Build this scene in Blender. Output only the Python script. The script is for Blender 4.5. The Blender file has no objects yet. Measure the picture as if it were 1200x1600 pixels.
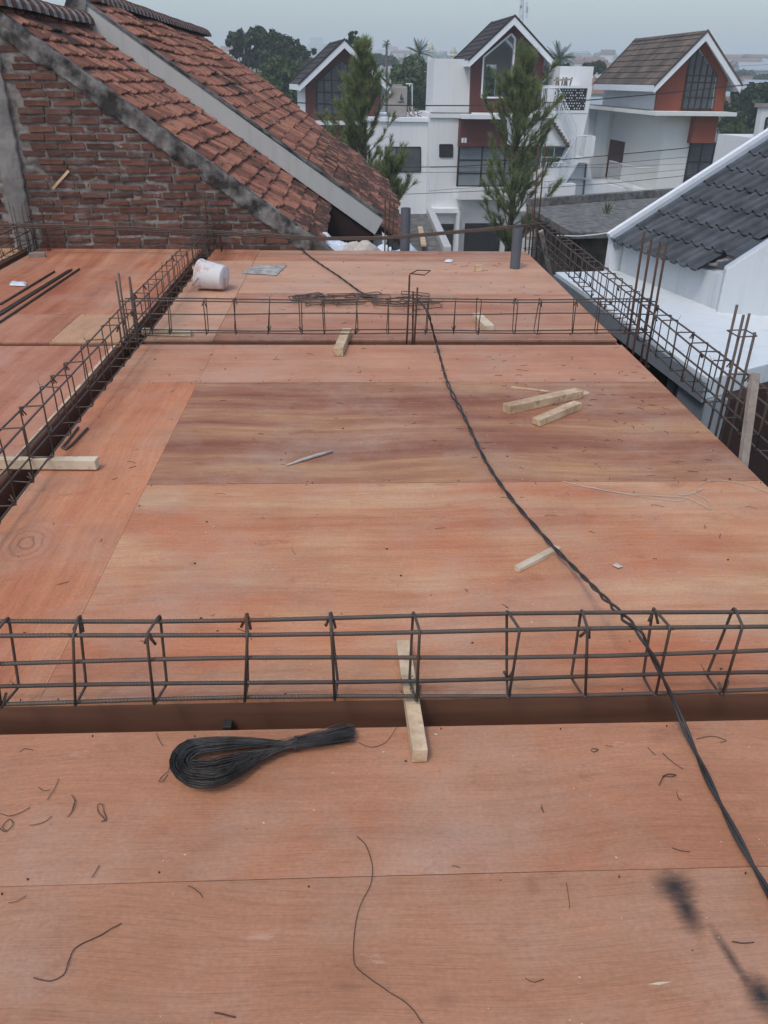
import bpy, bmesh, math, random
from mathutils import Vector, Matrix, noise
from mathutils.geometry import tessellate_polygon
R = math.radians
rnd = random.Random(11)
sc = bpy.context.scene
col = sc.collection

# ------------------------------------------------------------------ camera, sky, sun, exposure
EYE = Vector((0, 0, 1.44)); FPX = 1225.0
_p, _y, _r = R(28.881), R(2.641), R(.809)
FW = Vector((math.sin(_y)*math.cos(_p), math.cos(_y)*math.cos(_p), -math.sin(_p)))
_R0 = Vector((math.cos(_y), -math.sin(_y), 0)); _U0 = _R0.cross(FW)
RT = _R0*math.cos(_r) + _U0*math.sin(_r); UP = -_R0*math.sin(_r) + _U0*math.cos(_r)
cd = bpy.data.cameras.new('camera'); cam = bpy.data.objects.new('camera', cd); col.objects.link(cam)
cam.matrix_world = Matrix.Translation(EYE) @ Matrix((RT, UP, -FW)).transposed().to_4x4()
cd.sensor_fit = 'VERTICAL'; cd.sensor_height = 24; cd.lens = 24*FPX/1600
cd.clip_start = .05; cd.clip_end = 20000
sc.camera = cam
sc.view_settings.view_transform = 'Standard'; sc.view_settings.look = 'None'
sc.view_settings.gamma = 1; sc.view_settings.exposure = 0.27
sc.cycles.volume_step_rate = 4; sc.cycles.volume_bounces = 2; sc.cycles.max_bounces = 6
SUN_EL, SUN_AZ = R(58), R(215)
w = bpy.data.worlds.new('World'); sc.world = w; w.use_nodes = True
nt = w.node_tree; nt.nodes.clear()
sky = nt.nodes.new('ShaderNodeTexSky'); sky.sky_type = 'NISHITA'; sky.sun_disc = False
sky.sun_elevation = SUN_EL; sky.sun_rotation = SUN_AZ; sky.dust_density = 2.5; sky.air_density = 1.2; sky.ozone_density = 1.5
hs = nt.nodes.new('ShaderNodeHueSaturation'); hs.inputs['Saturation'].default_value = 1.0; hs.inputs['Value'].default_value = 1.0
bgn = nt.nodes.new('ShaderNodeBackground'); bgn.inputs['Strength'].default_value = .15
out = nt.nodes.new('ShaderNodeOutputWorld')
nt.links.new(sky.outputs[0], hs.inputs['Color']); nt.links.new(hs.outputs[0], bgn.inputs[0]); nt.links.new(bgn.outputs[0], out.inputs[0])
sd = bpy.data.lights.new('sun', 'SUN'); sd.energy = .95; sd.angle = R(10); sd.color = (1, .96, .9)
so = bpy.data.objects.new('sun', sd); col.objects.link(so)
so.rotation_euler = (R(90)-SUN_EL, 0, math.pi - SUN_AZ)

# ------------------------------------------------------------------ surveying helpers: a photo pixel (1200x1600) to a point on a known plane
def ray(px, py): return FW + RT*((px-600)/FPX) - UP*((py-800)/FPX)
def onz(px, py, z=0.0):
    d = ray(px, py); return EYE + d*((z-EYE.z)/d.z)
def ony(px, py, Y):
    d = ray(px, py); return EYE + d*((Y-EYE.y)/d.y)
def onp(px, py, P, N):
    d = ray(px, py); return EYE + d*((P-EYE).dot(N)/d.dot(N))

# ------------------------------------------------------------------ mesh builder
class MB:
    def __init__(s): s.v = []; s.f = []; s.smooth = False
    def add(s, vs, fs):
        n = len(s.v); s.v += [Vector(a) for a in vs]; s.f += [tuple(i+n for i in f) for f in fs]; return s
    def hexa(s, p):   # 8 points: bottom 4 ccw, top 4 ccw
        return s.add(p, [(3,2,1,0),(4,5,6,7),(0,1,5,4),(1,2,6,5),(2,3,7,6),(3,0,4,7)])
    def box(s, a, b):
        x0,y0,z0 = a; x1,y1,z1 = b
        return s.hexa([(x0,y0,z0),(x1,y0,z0),(x1,y1,z0),(x0,y1,z0),(x0,y0,z1),(x1,y0,z1),(x1,y1,z1),(x0,y1,z1)])
    def bar(s, p, q, wd, ht, up=(0,0,1), wob=0):   # rectangular stick from p to q, top at the line
        p, q = Vector(p), Vector(q); d = (q-p).normalized(); up = Vector(up)
        sd_ = d.cross(up).normalized()*wd/2; u = sd_.cross(d).normalized()*ht
        if u.dot(up) < 0: u = -u
        j = lambda: Vector([rnd.uniform(-wob, wob) for _ in range(3)])
        return s.hexa([p-sd_-u+j(), q-sd_-u+j(), q+sd_-u+j(), p+sd_-u+j(), p-sd_+j(), q-sd_+j(), q+sd_+j(), p+sd_+j()])
    def tube(s, pts, r, n=6, cap=True):
        pts = [Vector(p) for p in pts]; m = len(pts)
        rs = r if isinstance(r, (list, tuple)) else [r]*m
        t0 = (pts[1]-pts[0]).normalized()
        a = t0.orthogonal().normalized(); base = len(s.v)
        for i, p in enumerate(pts):
            t = (pts[min(i+1, m-1)] - pts[max(i-1, 0)])
            t = t.normalized() if t.length > 1e-9 else t0
            a = (a - t*a.dot(t)); a = a.normalized() if a.length > 1e-6 else t.orthogonal().normalized()
            b = t.cross(a)
            for k in range(n):
                an = 2*math.pi*k/n
                s.v.append(p + (a*math.cos(an)+b*math.sin(an))*rs[i])
        for i in range(m-1):
            for k in range(n):
                k2 = (k+1) % n
                s.f.append((base+i*n+k, base+i*n+k2, base+(i+1)*n+k2, base+(i+1)*n+k))
        if cap:
            s.f.append(tuple(base+k for k in reversed(range(n)))); s.f.append(tuple(base+(m-1)*n+k for k in range(n)))
        return s
    def prism(s, outer, holes, fn, dep):   # outer/holes 2D lists, fn maps 2D to 3D front, dep = depth vector
        loops = [outer]+list(holes); dep = Vector(dep)
        fl = [Vector((a, b, 0)) for l in loops for (a, b) in l]
        tris = tessellate_polygon([[Vector((a, b, 0)) for (a, b) in l] for l in loops])
        P = [Vector(fn(p.x, p.y)) for p in fl]; n = len(P); base = len(s.v)
        s.v += P + [p+dep for p in P]
        for t in tris:
            s.f.append(tuple(base+i for i in t)); s.f.append(tuple(base+n+i for i in reversed(t)))
        k = 0
        for l in loops:
            m = len(l)
            for i in range(m):
                a, b = k+i, k+(i+1) % m
                s.f.append((base+a, base+b, base+n+b, base+n+a))
            k += m
        return s
    def grid(s, fn, nu, nv):
        b = len(s.v)
        for j in range(nv+1):
            for i in range(nu+1): s.v.append(Vector(fn(i/nu, j/nv)))
        for j in range(nv):
            for i in range(nu):
                a = b+j*(nu+1)+i; s.f.append((a, a+1, a+nu+2, a+nu+1))
        return s

def T(o, label=None, cat=None, group=None, kind=None):
    if label: o['label'] = label
    if cat: o['category'] = cat
    if group: o['group'] = group
    if kind: o['kind'] = kind
    return o
def link(name, mb, mat, parent=None, smooth=False, bevel=0, recalc=True):
    me = bpy.data.meshes.new(name); me.from_pydata([tuple(v) for v in mb.v], [], mb.f); me.update()
    if recalc:
        bm = bmesh.new(); bm.from_mesh(me); bmesh.ops.recalc_face_normals(bm, faces=bm.faces); bm.to_mesh(me); bm.free()
    me.materials.append(mat)
    if smooth:
        me.polygons.foreach_set('use_smooth', [True]*len(me.polygons))
    o = bpy.data.objects.new(name, me); col.objects.link(o)
    if bevel:
        md = o.modifiers.new('bevel', 'BEVEL'); md.width = bevel; md.segments = 2; md.limit_method = 'ANGLE'
    if parent is not None:
        o.parent = parent
        r = parent
        off = Vector((0, 0, 0))
        while r is not None: off += r.location; r = r.parent
        o.location = -off
    return o
def empty(name, loc, label, cat, group=None, kind=None):
    o = bpy.data.objects.new(name, None); o.location = Vector(loc); o.empty_display_size = .1; col.objects.link(o)
    return T(o, label, cat, group, kind)
def recenter(o):   # put the origin of a single-mesh thing at its base
    bb = [Vector(c) for c in o.bound_box]; c = sum(bb, Vector())/8; c.z = min(b.z for b in bb)
    o.data.transform(Matrix.Translation(-c)); o.location = o.location + c; return o

# ------------------------------------------------------------------ materials
def lin(h):
    f = lambda c: (c/12.92 if c <= .04045 else ((c+.055)/1.055)**2.4)
    return tuple(f(int(h[i:i+2], 16)/255) for i in (0, 2, 4)) + (1,)
class NT:
    def __init__(s, name):
        s.m = bpy.data.materials.new(name); s.m.use_nodes = True; s.t = s.m.node_tree
        s.b = s.t.nodes['Principled BSDF']; s.b.inputs['Roughness'].default_value = .75
        s.b.inputs['Specular IOR Level'].default_value = .3
    def n(s, t, **k):
        x = s.t.nodes.new(t)
        for a, b in k.items(): setattr(x, a, b)
        return x
    def l(s, a, b): s.t.links.new(a, b)
    def coord(s, kind='Object'): return s.n('ShaderNodeTexCoord').outputs[kind]
    def mapp(s, sc_, loc=(0,0,0), rot=(0,0,0), src=None):
        m = s.n('ShaderNodeMapping'); m.inputs['Scale'].default_value = sc_; m.inputs['Location'].default_value = loc
        m.inputs['Rotation'].default_value = rot
        s.l(src if src is not None else s.coord(), m.inputs['Vector']); return m.outputs[0]
    def noise(s, vec, scale=1, det=4, rough=.55, dist=0):
        x = s.n('ShaderNodeTexNoise'); x.inputs['Scale'].default_value = scale; x.inputs['Detail'].default_value = det
        x.inputs['Roughness'].default_value = rough; x.inputs['Distortion'].default_value = dist
        s.l(vec, x.inputs['Vector']); return x.outputs['Fac']
    def ramp(s, fac, stops):
        x = s.n('ShaderNodeValToRGB'); e = x.color_ramp.elements
        while len(e) < len(stops): e.new(.5)
        for el, (p, c) in zip(e, stops):
            el.position = p; el.color = c if isinstance(c, tuple) else (c, c, c, 1)
        s.l(fac, x.inputs[0]); return x.outputs[0]
    def mix(s, f, a, b, mode='MIX'):
        x = s.n('ShaderNodeMix', data_type='RGBA', blend_type=mode)
        for i, v in ((0, f), (6, a), (7, b)):
            if isinstance(v, (int, float, tuple)): x.inputs[i].default_value = v
            else: s.l(v, x.inputs[i])
        return x.outputs[2]
    def col(s, c): s.l(c, s.b.inputs['Base Color']) if not isinstance(c, tuple) else setattr(s.b.inputs['Base Color'], 'default_value', c)
    def bump(s, h, st=.3, d=.01):
        x = s.n('ShaderNodeBump'); x.inputs['Strength'].default_value = st; x.inputs['Distance'].default_value = d
        s.l(h, x.inputs['Height']); s.l(x.outputs[0], s.b.inputs['Normal'])
def simple(name, c1, c2=None, scale=3, rough=.75, metal=0, bump=0, bscale=60, stretch=(1,1,1), det=5, isl=0, lo=.35, hi=.65):
    k = NT(name); k.b.inputs['Roughness'].default_value = rough; k.b.inputs['Metallic'].default_value = metal
    v = k.mapp(stretch); a = k.noise(v, scale, det)
    c = k.ramp(a, [(lo, c1), (hi, c2 or c1)])
    if isl:
        g = k.n('ShaderNodeNewGeometry').outputs['Random Per Island']
        c = k.mix(1.0, c, k.ramp(g, [(0, 1-isl), (1, 1.0)]), 'MULTIPLY')
    k.col(c)
    if bump: k.bump(k.noise(v, bscale, 3), bump, .01)
    return k.m
def ply(name, base, dark, pale, seed, along='X', streak=.5, red=None, gain=1.22):
    k = NT(name); k.b.inputs['Roughness'].default_value = .62; k.b.inputs['Specular IOR Level'].default_value = .25
    rot = (0, 0, 0) if along == 'X' else (0, 0, R(90))
    src = k.coord()
    base_v = k.mapp((1,1,1), (seed*3.1, seed*1.7, 0), rot, src)
    dn = k.n('ShaderNodeTexNoise'); dn.inputs['Scale'].default_value = .9; dn.inputs['Detail'].default_value = 1.5; k.l(base_v, dn.inputs['Vector'])
    add = k.n('ShaderNodeVectorMath', operation='MULTIPLY_ADD'); add.inputs[1].default_value = (.0, .20, 0)
    k.l(dn.outputs['Color'], add.inputs[0]); k.l(base_v, add.inputs[2]); v = add.outputs[0]
    s1 = k.noise(k.mapp((.45, 4.6, 1), src=v), 1, 6, .66)
    s2 = k.noise(k.mapp((1.1, 46, 1), (5, 3, 0), src=v), 1, 6, .72)
    s3 = k.noise(k.mapp((9, 330, 1), (1, 8, 0), src=v), 1, 3, .6)
    s4 = k.noise(k.mapp((1.0, 2.2, 1), (9, 2, 0), src=v), 1, 3, .5)
    c = k.ramp(s1, [(.5-.24*streak, dark), (.5, base), (.5+.27*streak, pale)])
    if red: c = k.mix(k.ramp(s4, [(.46, 0.0), (.62, .75)]), c, red)
    c = k.mix(1.0, c, k.ramp(s2, [(.28, .86), (.5, 1.0), (.75, 1.07)]), 'MULTIPLY')
    c = k.mix(1.0, c, k.ramp(s3, [(.25, .78), (.5, 1.0), (.8, 1.10)]), 'MULTIPLY')
    c = k.mix(1.0, c, (gain*.96, gain*.955, gain*.79, 1), 'MULTIPLY')
    # short dark pores
    p = k.noise(k.mapp((26, 420, 1), (2, 2, 0), src=v), 1, 2, .5)
    c = k.mix(k.ramp(p, [(.69, 0.0), (.75, .38)]), c, tuple(x*.4 for x in dark[:3])+(1,))
    # long thin cracks, uneven
    q = k.noise(k.mapp((2.2, 120, 1), (7, 1, 0), src=v), 1, 3, .5)
    c = k.mix(k.ramp(q, [(.70, 0.0), (.745, .30)]), c, tuple(x*.5 for x in dark[:3])+(1,))
    # dust and handling marks
    d = k.noise(k.mapp((1.6, 1.6, 1), (seed, 0, 0), src=src), 1, 6, .7)
    c = k.mix(k.ramp(d, [(.47, 0.0), (.70, .50)]), c, lin('b39a88'))
    e1 = k.noise(k.mapp((2.6, 3.4, 1), (seed*2, 7, 0), src=src), 1, 7, .72)
    c = k.mix(1.0, c, k.ramp(e1, [(.30, (.86,.83,.80,1)), (.5, 1.0), (.70, (1.10,1.10,1.10,1))]), 'MULTIPLY')
    e2 = k.noise(k.mapp((5, 7, 1), (seed*4, 2, 0), src=src), 1, 8, .75)
    c = k.mix(k.ramp(e2, [(.58, 0.0), (.68, .42)]), c, tuple(x*.72 for x in dark[:3])+(1,))
    e3 = k.noise(k.mapp((90, 120, 1), (seed*4, 2, 0), src=src), 1, 3, .6)
    c = k.mix(1.0, c, k.ramp(e3, [(.3, .90), (.7, 1.09)]), 'MULTIPLY')
    e4 = k.noise(k.mapp((3, 9, 1), (seed, 12, 0), (0,0,.5), src=src), 1, 9, .8)
    c = k.mix(k.ramp(e4, [(.615, 0.0), (.66, .28)]), c, lin('cdb3a2'))
    d2 = k.noise(k.mapp((38, 38, 1), (seed, 4, 0), src=src), 1, 4, .6)
    c = k.mix(k.ramp(d2, [(.70, 0.0), (.78, .5)]), c, lin('7a4636'))
    k.col(c)
    hsum = k.n('ShaderNodeMath', operation='ADD'); k.l(s3, hsum.inputs[0]); k.l(s2, hsum.inputs[1])
    k.bump(hsum.outputs[0], .25, .003)
    return k
def plym(*a, **k): return ply(*a, **k).m

M = {}
def ribbed(m):
    t = m.node_tree; b = t.nodes['Principled BSDF']; w_ = t.nodes.new('ShaderNodeTexWave'); w_.wave_type = 'BANDS'; w_.bands_direction = 'DIAGONAL'; w_.inputs['Scale'].default_value = 70
    tc = t.nodes.new('ShaderNodeTexCoord'); t.links.new(tc.outputs['Object'], w_.inputs['Vector']); bp = t.nodes.new('ShaderNodeBump'); bp.inputs['Strength'].default_value = .7; bp.inputs['Distance'].default_value = .0012
    t.links.new(w_.outputs['Fac'], bp.inputs['Height']); t.links.new(bp.outputs[0], b.inputs['Normal'])
    c = b.inputs['Base Color'].links[0].from_socket; mx = t.nodes.new('ShaderNodeMix'); mx.data_type = 'RGBA'; nz = t.nodes.new('ShaderNodeTexNoise'); nz.inputs['Scale'].default_value = 5; nz.inputs['Detail'].default_value = 6; nz.inputs['Roughness'].default_value = .75
    t.links.new(tc.outputs['Object'], nz.inputs['Vector']); rp = t.nodes.new('ShaderNodeValToRGB'); rp.color_ramp.elements[0].position = .55; rp.color_ramp.elements[1].position = .68; rp.color_ramp.elements[1].color = (.8,.8,.8,1)
    t.links.new(nz.outputs['Fac'], rp.inputs[0]); t.links.new(rp.outputs[0], mx.inputs[0]); t.links.new(c, mx.inputs[6]); mx.inputs[7].default_value = (.17,.075,.035,1); t.links.new(mx.outputs[2], b.inputs['Base Color']); return m
M['rebar'] = simple('rebar_steel', (.105,.090,.080,1), (.155,.105,.08,1), 14, .5, .45, .3, 260, lo=.4, hi=.75)
M['rust'] = simple('rusty_steel', (.055,.034,.027,1), (.105,.052,.034,1), 12, .7, .2, .3, 200)
ribbed(M['rebar'])
M['tie'] = simple('tie_wire', (.035,.033,.032,1), (.10,.095,.09,1), 14, .5, .35)
M['scrap'] = simple('scrap_wire', (.075,.04,.03,1), (.12,.07,.055,1), 8, .7, .1)
M['cable'] = simple('cable_rubber', (.028,.027,.028,1), (.055,.05,.05,1), 9, .5, 0)
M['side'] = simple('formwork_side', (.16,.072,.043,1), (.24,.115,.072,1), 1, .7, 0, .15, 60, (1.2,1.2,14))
M['plyedge'] = simple('ply_edge', (.30,.17,.10,1), (.42,.27,.17,1), 3, .8)
def stick(name, a, b, c3):
    k = NT(name); v = k.mapp((1,1,1)); 
    n1 = k.noise(k.mapp((7, 7, 7)), 1, 5, .65); n2 = k.noise(k.mapp((30, 30, 30)), 1, 4, .6)
    c = k.ramp(n1, [(.38, a), (.58, b)]); c = k.mix(k.ramp(n2, [(.55, 0.0), (.72, .6)]), c, c3); k.col(c)
    k.bump(n2, .5, .004); k.b.inputs['Roughness'].default_value = .85; return k.m
M['stick'] = stick('pale_timber', (.42,.28,.17,1), (.66,.50,.33,1), (.13,.08,.05,1))
M['stickw'] = stick('fresh_timber', (.50,.39,.27,1), (.66,.56,.42,1), (.33,.22,.14,1))
M['stickg'] = stick('weathered_timber', (.24,.20,.17,1), (.34,.29,.25,1), (.12,.1,.08,1))
M['pvc'] = simple('grey_pvc', (.095,.105,.125,1), (.12,.13,.15,1), 3, .45)
M['mortar'] = simple('mortar', (.10,.092,.083,1), (.27,.25,.23,1), 9, .95, 0, .8, 40)
M['cement'] = simple('rough_cement', (.035,.033,.031,1), (.21,.20,.19,1), 6, .95, 0, 1, 22, det=10, lo=.40, hi=.62)
M['column'] = simple('concrete', (.15,.145,.14,1), (.27,.265,.25,1), 4, .92, 0, .6, 30, det=7)
def brickm():
    k = NT('brick'); g = k.n('ShaderNodeNewGeometry').outputs['Random Per Island']
    c = k.ramp(g, [(0, (.085,.046,.036,1)), (.35, (.125,.060,.045,1)), (.75, (.165,.073,.052,1)), (1, (.105,.055,.044,1))])
    a = k.noise(k.mapp((1,1,1)), 18, 6, .65)
    c = k.mix(1.0, c, k.ramp(a, [(.3, .72), (.7, 1.15)]), 'MULTIPLY')
    b = k.noise(k.mapp((1,1,1), (3,3,3)), 7, 6, .7)
    c = k.mix(k.ramp(b, [(.54, 0.0), (.68, .75)]), c, (.17,.155,.145,1)); k.col(c)
    k.bump(a, .8, .01); k.b.inputs['Roughness'].default_value = .92; return k.m
M['brick'] = brickm()
def terram(name, lichen, c0=(.25,.105,.070,1), c1=(.37,.165,.112,1)):
    k = NT(name); g = k.n('ShaderNodeNewGeometry').outputs['Random Per Island']
    c = k.ramp(g, [(0, tuple(x*.62 for x in c0[:3])+(1,)), (.35, c0), (.8, c1), (1, (.37,.165,.10,1))])
    b = k.noise(k.mapp((1,1,1)), 3.2, 8, .72)
    c = k.mix(k.ramp(b, [(lichen, 0.0), (lichen+.09, .9)]), c, (.045,.032,.028,1))
    d = k.noise(k.mapp((14, 50, 14)), 1, 5, .7)
    c = k.mix(k.ramp(d, [(.52, 0.0), (.66, .85)]), c, (.05,.034,.03,1)); k.col(c)
    k.bump(d, .6, .01); k.b.inputs['Roughness'].default_value = .9; return k.m
M['terra'] = terram('terracotta', .54); M['terraF'] = terram('terracotta_clean', .58); M['terraD'] = terram('terracotta_blackened', .43)
M['ridgem'] = simple('ridge_mortar', (.22,.20,.18,1), (.42,.39,.36,1), 14, .95, 0, .6, 40)
M['ridget'] = simple('ridge_tile', (.085,.05,.04,1), (.17,.075,.05,1), 16, .9, 0, .5, 40)
def paint(name, c, dirt=.25, dcol=(.38,.39,.38,1), rough=.7):
    k = NT(name); k.b.inputs['Roughness'].default_value = rough
    a = k.noise(k.mapp((1.5,1.5,.35)), 1.2, 7, .7); b = k.noise(k.mapp((6,6,1.2)), 1, 5, .6)
    x = k.mix(k.ramp(a, [(.5, 0.0), (.9, dirt*.45)]), c, dcol)
    dr = k.noise(k.mapp((9,9,.4), (2,2,2)), 1, 6, .7); x = k.mix(k.ramp(dr, [(.54, 0.0), (.78, dirt*.8)]), x, tuple(q*.8 for q in dcol[:3])+(1,))
    x = k.mix(k.ramp(b, [(.55, 0.0), (.8, dirt*.6)]), x, dcol); k.col(x)
    k.bump(k.noise(k.mapp((1,1,1)), 25, 3), .12, .004); return k.m
M['white'] = paint('white_paint', (.70,.715,.72,1), .3, (.40,.41,.40,1))
M['whitec'] = paint('cream_white_paint', (.70,.71,.68,1), .25, (.45,.45,.42,1))
M['fin'] = paint('weathered_white_paint', (.50,.50,.48,1), .5, (.30,.29,.27,1))
M['blue'] = paint('pale_blue_paint', (.57,.60,.62,1), .5, (.32,.37,.41,1))
M['slab'] = paint('pale_screed', (.66,.70,.71,1), .6, (.42,.46,.48,1), .5)
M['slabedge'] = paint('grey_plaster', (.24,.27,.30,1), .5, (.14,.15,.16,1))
M['fasc'] = paint('white_fascia', (.74,.77,.80,1), .25, (.45,.47,.48,1))
M['maroon'] = paint('maroon_cladding', (.105,.030,.027,1), .4, (.08,.028,.026,1))
M['orange'] = paint('orange_brick_cladding', (.235,.060,.032,1), .8, (.15,.042,.028,1))
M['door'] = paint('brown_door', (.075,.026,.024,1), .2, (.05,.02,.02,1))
M['darkwall'] = paint('dark_brown_wall', (.035,.017,.014,1), .5, (.06,.032,.026,1))
M['void'] = paint('blackish_brown_wall', (.03,.017,.014,1), .6, (.06,.035,.028,1))  # blackish brown, mottled a little lighter
M['glass'] = simple('dark_glass', (.06,.066,.072,1), (.10,.108,.115,1), 1.2, .12)
M['glassl'] = simple('pale_glass', (.16,.19,.21,1), (.22,.25,.27,1), .8, .15)
M['frame'] = simple('dark_frame', (.02,.02,.022,1), None, 1, .5)
M['rail'] = paint('white_railing', (.62,.66,.68,1), .2)
M['oldconc'] = simple('old_concrete', (.085,.083,.08,1), (.20,.195,.18,1), 7, .95, 0, .8, 14, det=10)
M['oldwall'] = simple('mossy_wall', (.022,.020,.017,1), (.10,.088,.07,1), 1.8, .97, 0, .8, 10, det=9)
M['tank'] = simple('beige_plastic', (.26,.235,.215,1), (.31,.285,.265,1), 1.5, .55)
def tilem(name, a, b, sc_=2.0, isl=.25):
    return simple(name, a, b, sc_, .7, 0, .35, 50, isl=isl, det=6)
M['dtile'] = tilem('dark_concrete_tile', (.058,.067,.077,1), (.105,.118,.132,1), 6, .35)
M['rtileA'] = simple('dark_brown_shingle', (.040,.032,.032,1), (.070,.056,.055,1), 2.2, .8, 0, .4, 40, isl=.4)
M['rtileB'] = simple('brown_grey_shingle', (.10,.078,.065,1), (.185,.14,.11,1), 1.1, .85, 0, .4, 40, isl=.4, det=8)
M['tarp'] = paint('white_plastic_sheet', (.62,.68,.74,1), .3, (.36,.42,.50,1), .4)
M['sack'] = paint('cream_paper_sack', (.52,.47,.42,1), .4, (.35,.31,.27,1))
M['wire'] = simple('line_wire', (.03,.03,.035,1), None, 1, .6)
M['bark'] = simple('bark', (.06,.045,.035,1), (.12,.09,.07,1), 8, .95, 0, .8, 30)
def leafm(name, a, b, tr=.25):
    k = NT(name); g = k.n('ShaderNodeNewGeometry').outputs['Random Per Island']
    c = k.ramp(g, [(0, a), (1, b)]); k.col(c); k.b.inputs['Roughness'].default_value = .6
    tn = k.n('ShaderNodeBsdfTranslucent'); k.l(c, tn.inputs[0]); mx = k.n('ShaderNodeMixShader'); mx.inputs[0].default_value = tr
    o = k.t.nodes['Material Output']; k.l(k.b.outputs[0], mx.inputs[1]); k.l(tn.outputs[0], mx.inputs[2]); k.l(mx.outputs[0], o.inputs[0]); return k.m
M['needle'] = leafm('pine_needles', (.12,.16,.06,1), (.36,.40,.18,1), .5)
M['leafd'] = leafm('dark_leaves', (.022,.040,.016,1), (.050,.082,.028,1))
M['leafm'] = leafm('green_leaves', (.035,.066,.020,1), (.085,.135,.04,1))
M['leafy'] = leafm('yellow_green_leaves', (.10,.13,.03,1), (.20,.22,.05,1))
M['frond'] = leafm('palm_fronds', (.04,.065,.025,1), (.08,.12,.05,1))

# ------------------------------------------------------------------ setting: ground, hills, haze
k = NT('ground_soil'); a = k.noise(k.mapp((1,1,1)), .05, 8, .7); b = k.noise(k.mapp((1,1,1)), .6, 6, .7)
k.col(k.mix(k.ramp(b, [(.4, 0.0), (.65, .6)]), k.ramp(a, [(.35, (.045,.06,.03,1)), (.5, (.09,.085,.06,1)), (.65, (.06,.075,.035,1))]), (.12,.11,.09,1)))
def zg(D):   # the town climbs away from us
    k_ = [(0,0),(150,0),(250,5.5),(400,12),(800,25),(1500,42),(2200,46)]
    for (a, b), (c_, d_) in zip(k_, k_[1:]):
        if D <= c_: return -7.2+b+(d_-b)*max(0, D-a)/(c_-a)
    return -7.2+46
g = MB().grid(lambda u, v: ((u-.5)*2900, -250+(v**1.5)*2340, zg(-250+(v**1.5)*2340)), 40, 110)
T(link('ground', g, k.m), kind='structure')
def hill(u, v):
    x = -1400+u*2800; y = 1500+v*560
    h = (22+ 34*max(0, min(1, (x-150)/500)))*math.sin(math.pi*min(1, v*1.0))*(.7+.5*noise.noise(Vector((x/500, v*2, 3))))
    return (x, y, zg(y)-2+max(0, h*.45))
T(link('hills', MB().grid(hill, 70, 8), simple('hill_forest', (.05,.07,.04,1), (.09,.11,.07,1), .01), smooth=True), kind='structure')

# ------------------------------------------------------------------ the plywood deck, every sheet a thing
A, B_, C_ = lin('ac7a67'), lin('96584a'), lin('bd8f7b')
GD = 'plywood sheets of the formwork deck'
def sheet(x0, x1, y0, y1, mat, label, z=0.0, rz=0):
    b = MB(); nx, ny = 14, 10
    def top(u, v): 
        X, Y = x0+(x1-x0)*u, y0+(y1-y0)*v
        return (X, Y, z + .0022*noise.noise(Vector((X*1.3, Y*1.3, z*9))) - (.0012 if (u in (0, 1) or v in (0, 1)) else 0))
    b.grid(top, nx, ny)
    # skirt and underside
    t = .013
    b.add([(x0,y0,z-t),(x1,y0,z-t),(x1,y1,z-t),(x0,y1,z-t)], [(3,2,1,0)])
    for (ax, ay), (bx, by) in (((x0,y0),(x1,y0)),((x1,y0),(x1,y1)),((x1,y1),(x0,y1)),((x0,y1),(x0,y0))):
        b.add([(ax,ay,z-t),(bx,by,z-t),(bx,by,z-.0012),(ax,ay,z-.0012)], [(0,1,2,3)])
    o = link('plywood_sheet', b, mat, recalc=False)
    for p in o.data.polygons[:nx*ny]: p.use_smooth = True
    nb_ = MB(); rn = random.Random(int((x0+y0)*1000))
    xs_ = [x0+.02+(x1-x0-.04)*i/max(1, round((x1-x0)/.3)) for i in range(round((x1-x0)/.3)+1)]
    for nx_ in xs_:
        for ny_ in (y0+.015, y1-.015):
            if rn.random() < .7:
                cx, cy = nx_+rn.uniform(-.03, .03), ny_+rn.uniform(-.006, .006); cx = min(max(cx, x0+.012), x1-.012); n0 = len(nb_.v)
                nb_.v += [Vector((cx+.0017*math.cos(a*math.pi/4), cy+.0017*math.sin(a*math.pi/4), z+.0035)) for a in range(8)]; nb_.v += [Vector((v_.x, v_.y, z-.002)) for v_ in nb_.v[n0:n0+8]]
                nb_.f.append(tuple(range(n0, n0+8))); nb_.f += [(n0+a, n0+(a+1) % 8, n0+8+(a+1) % 8, n0+8+a) for a in range(8)]
    T(o, label, 'plywood sheet', GD); recenter(o)
    if nb_.v and y0 < 5: link('nail_heads', nb_, M['rust'], o)
    # keep the grain in world position
    return o
pm = {}
pm['f1'] = plym('plywood_front', lin('aa7864'), lin('a06c58'), lin('b38470'), 1, streak=1.4, gain=1.15)  # gain lower than most sheets: the photographer's shade is put into the colour
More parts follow.
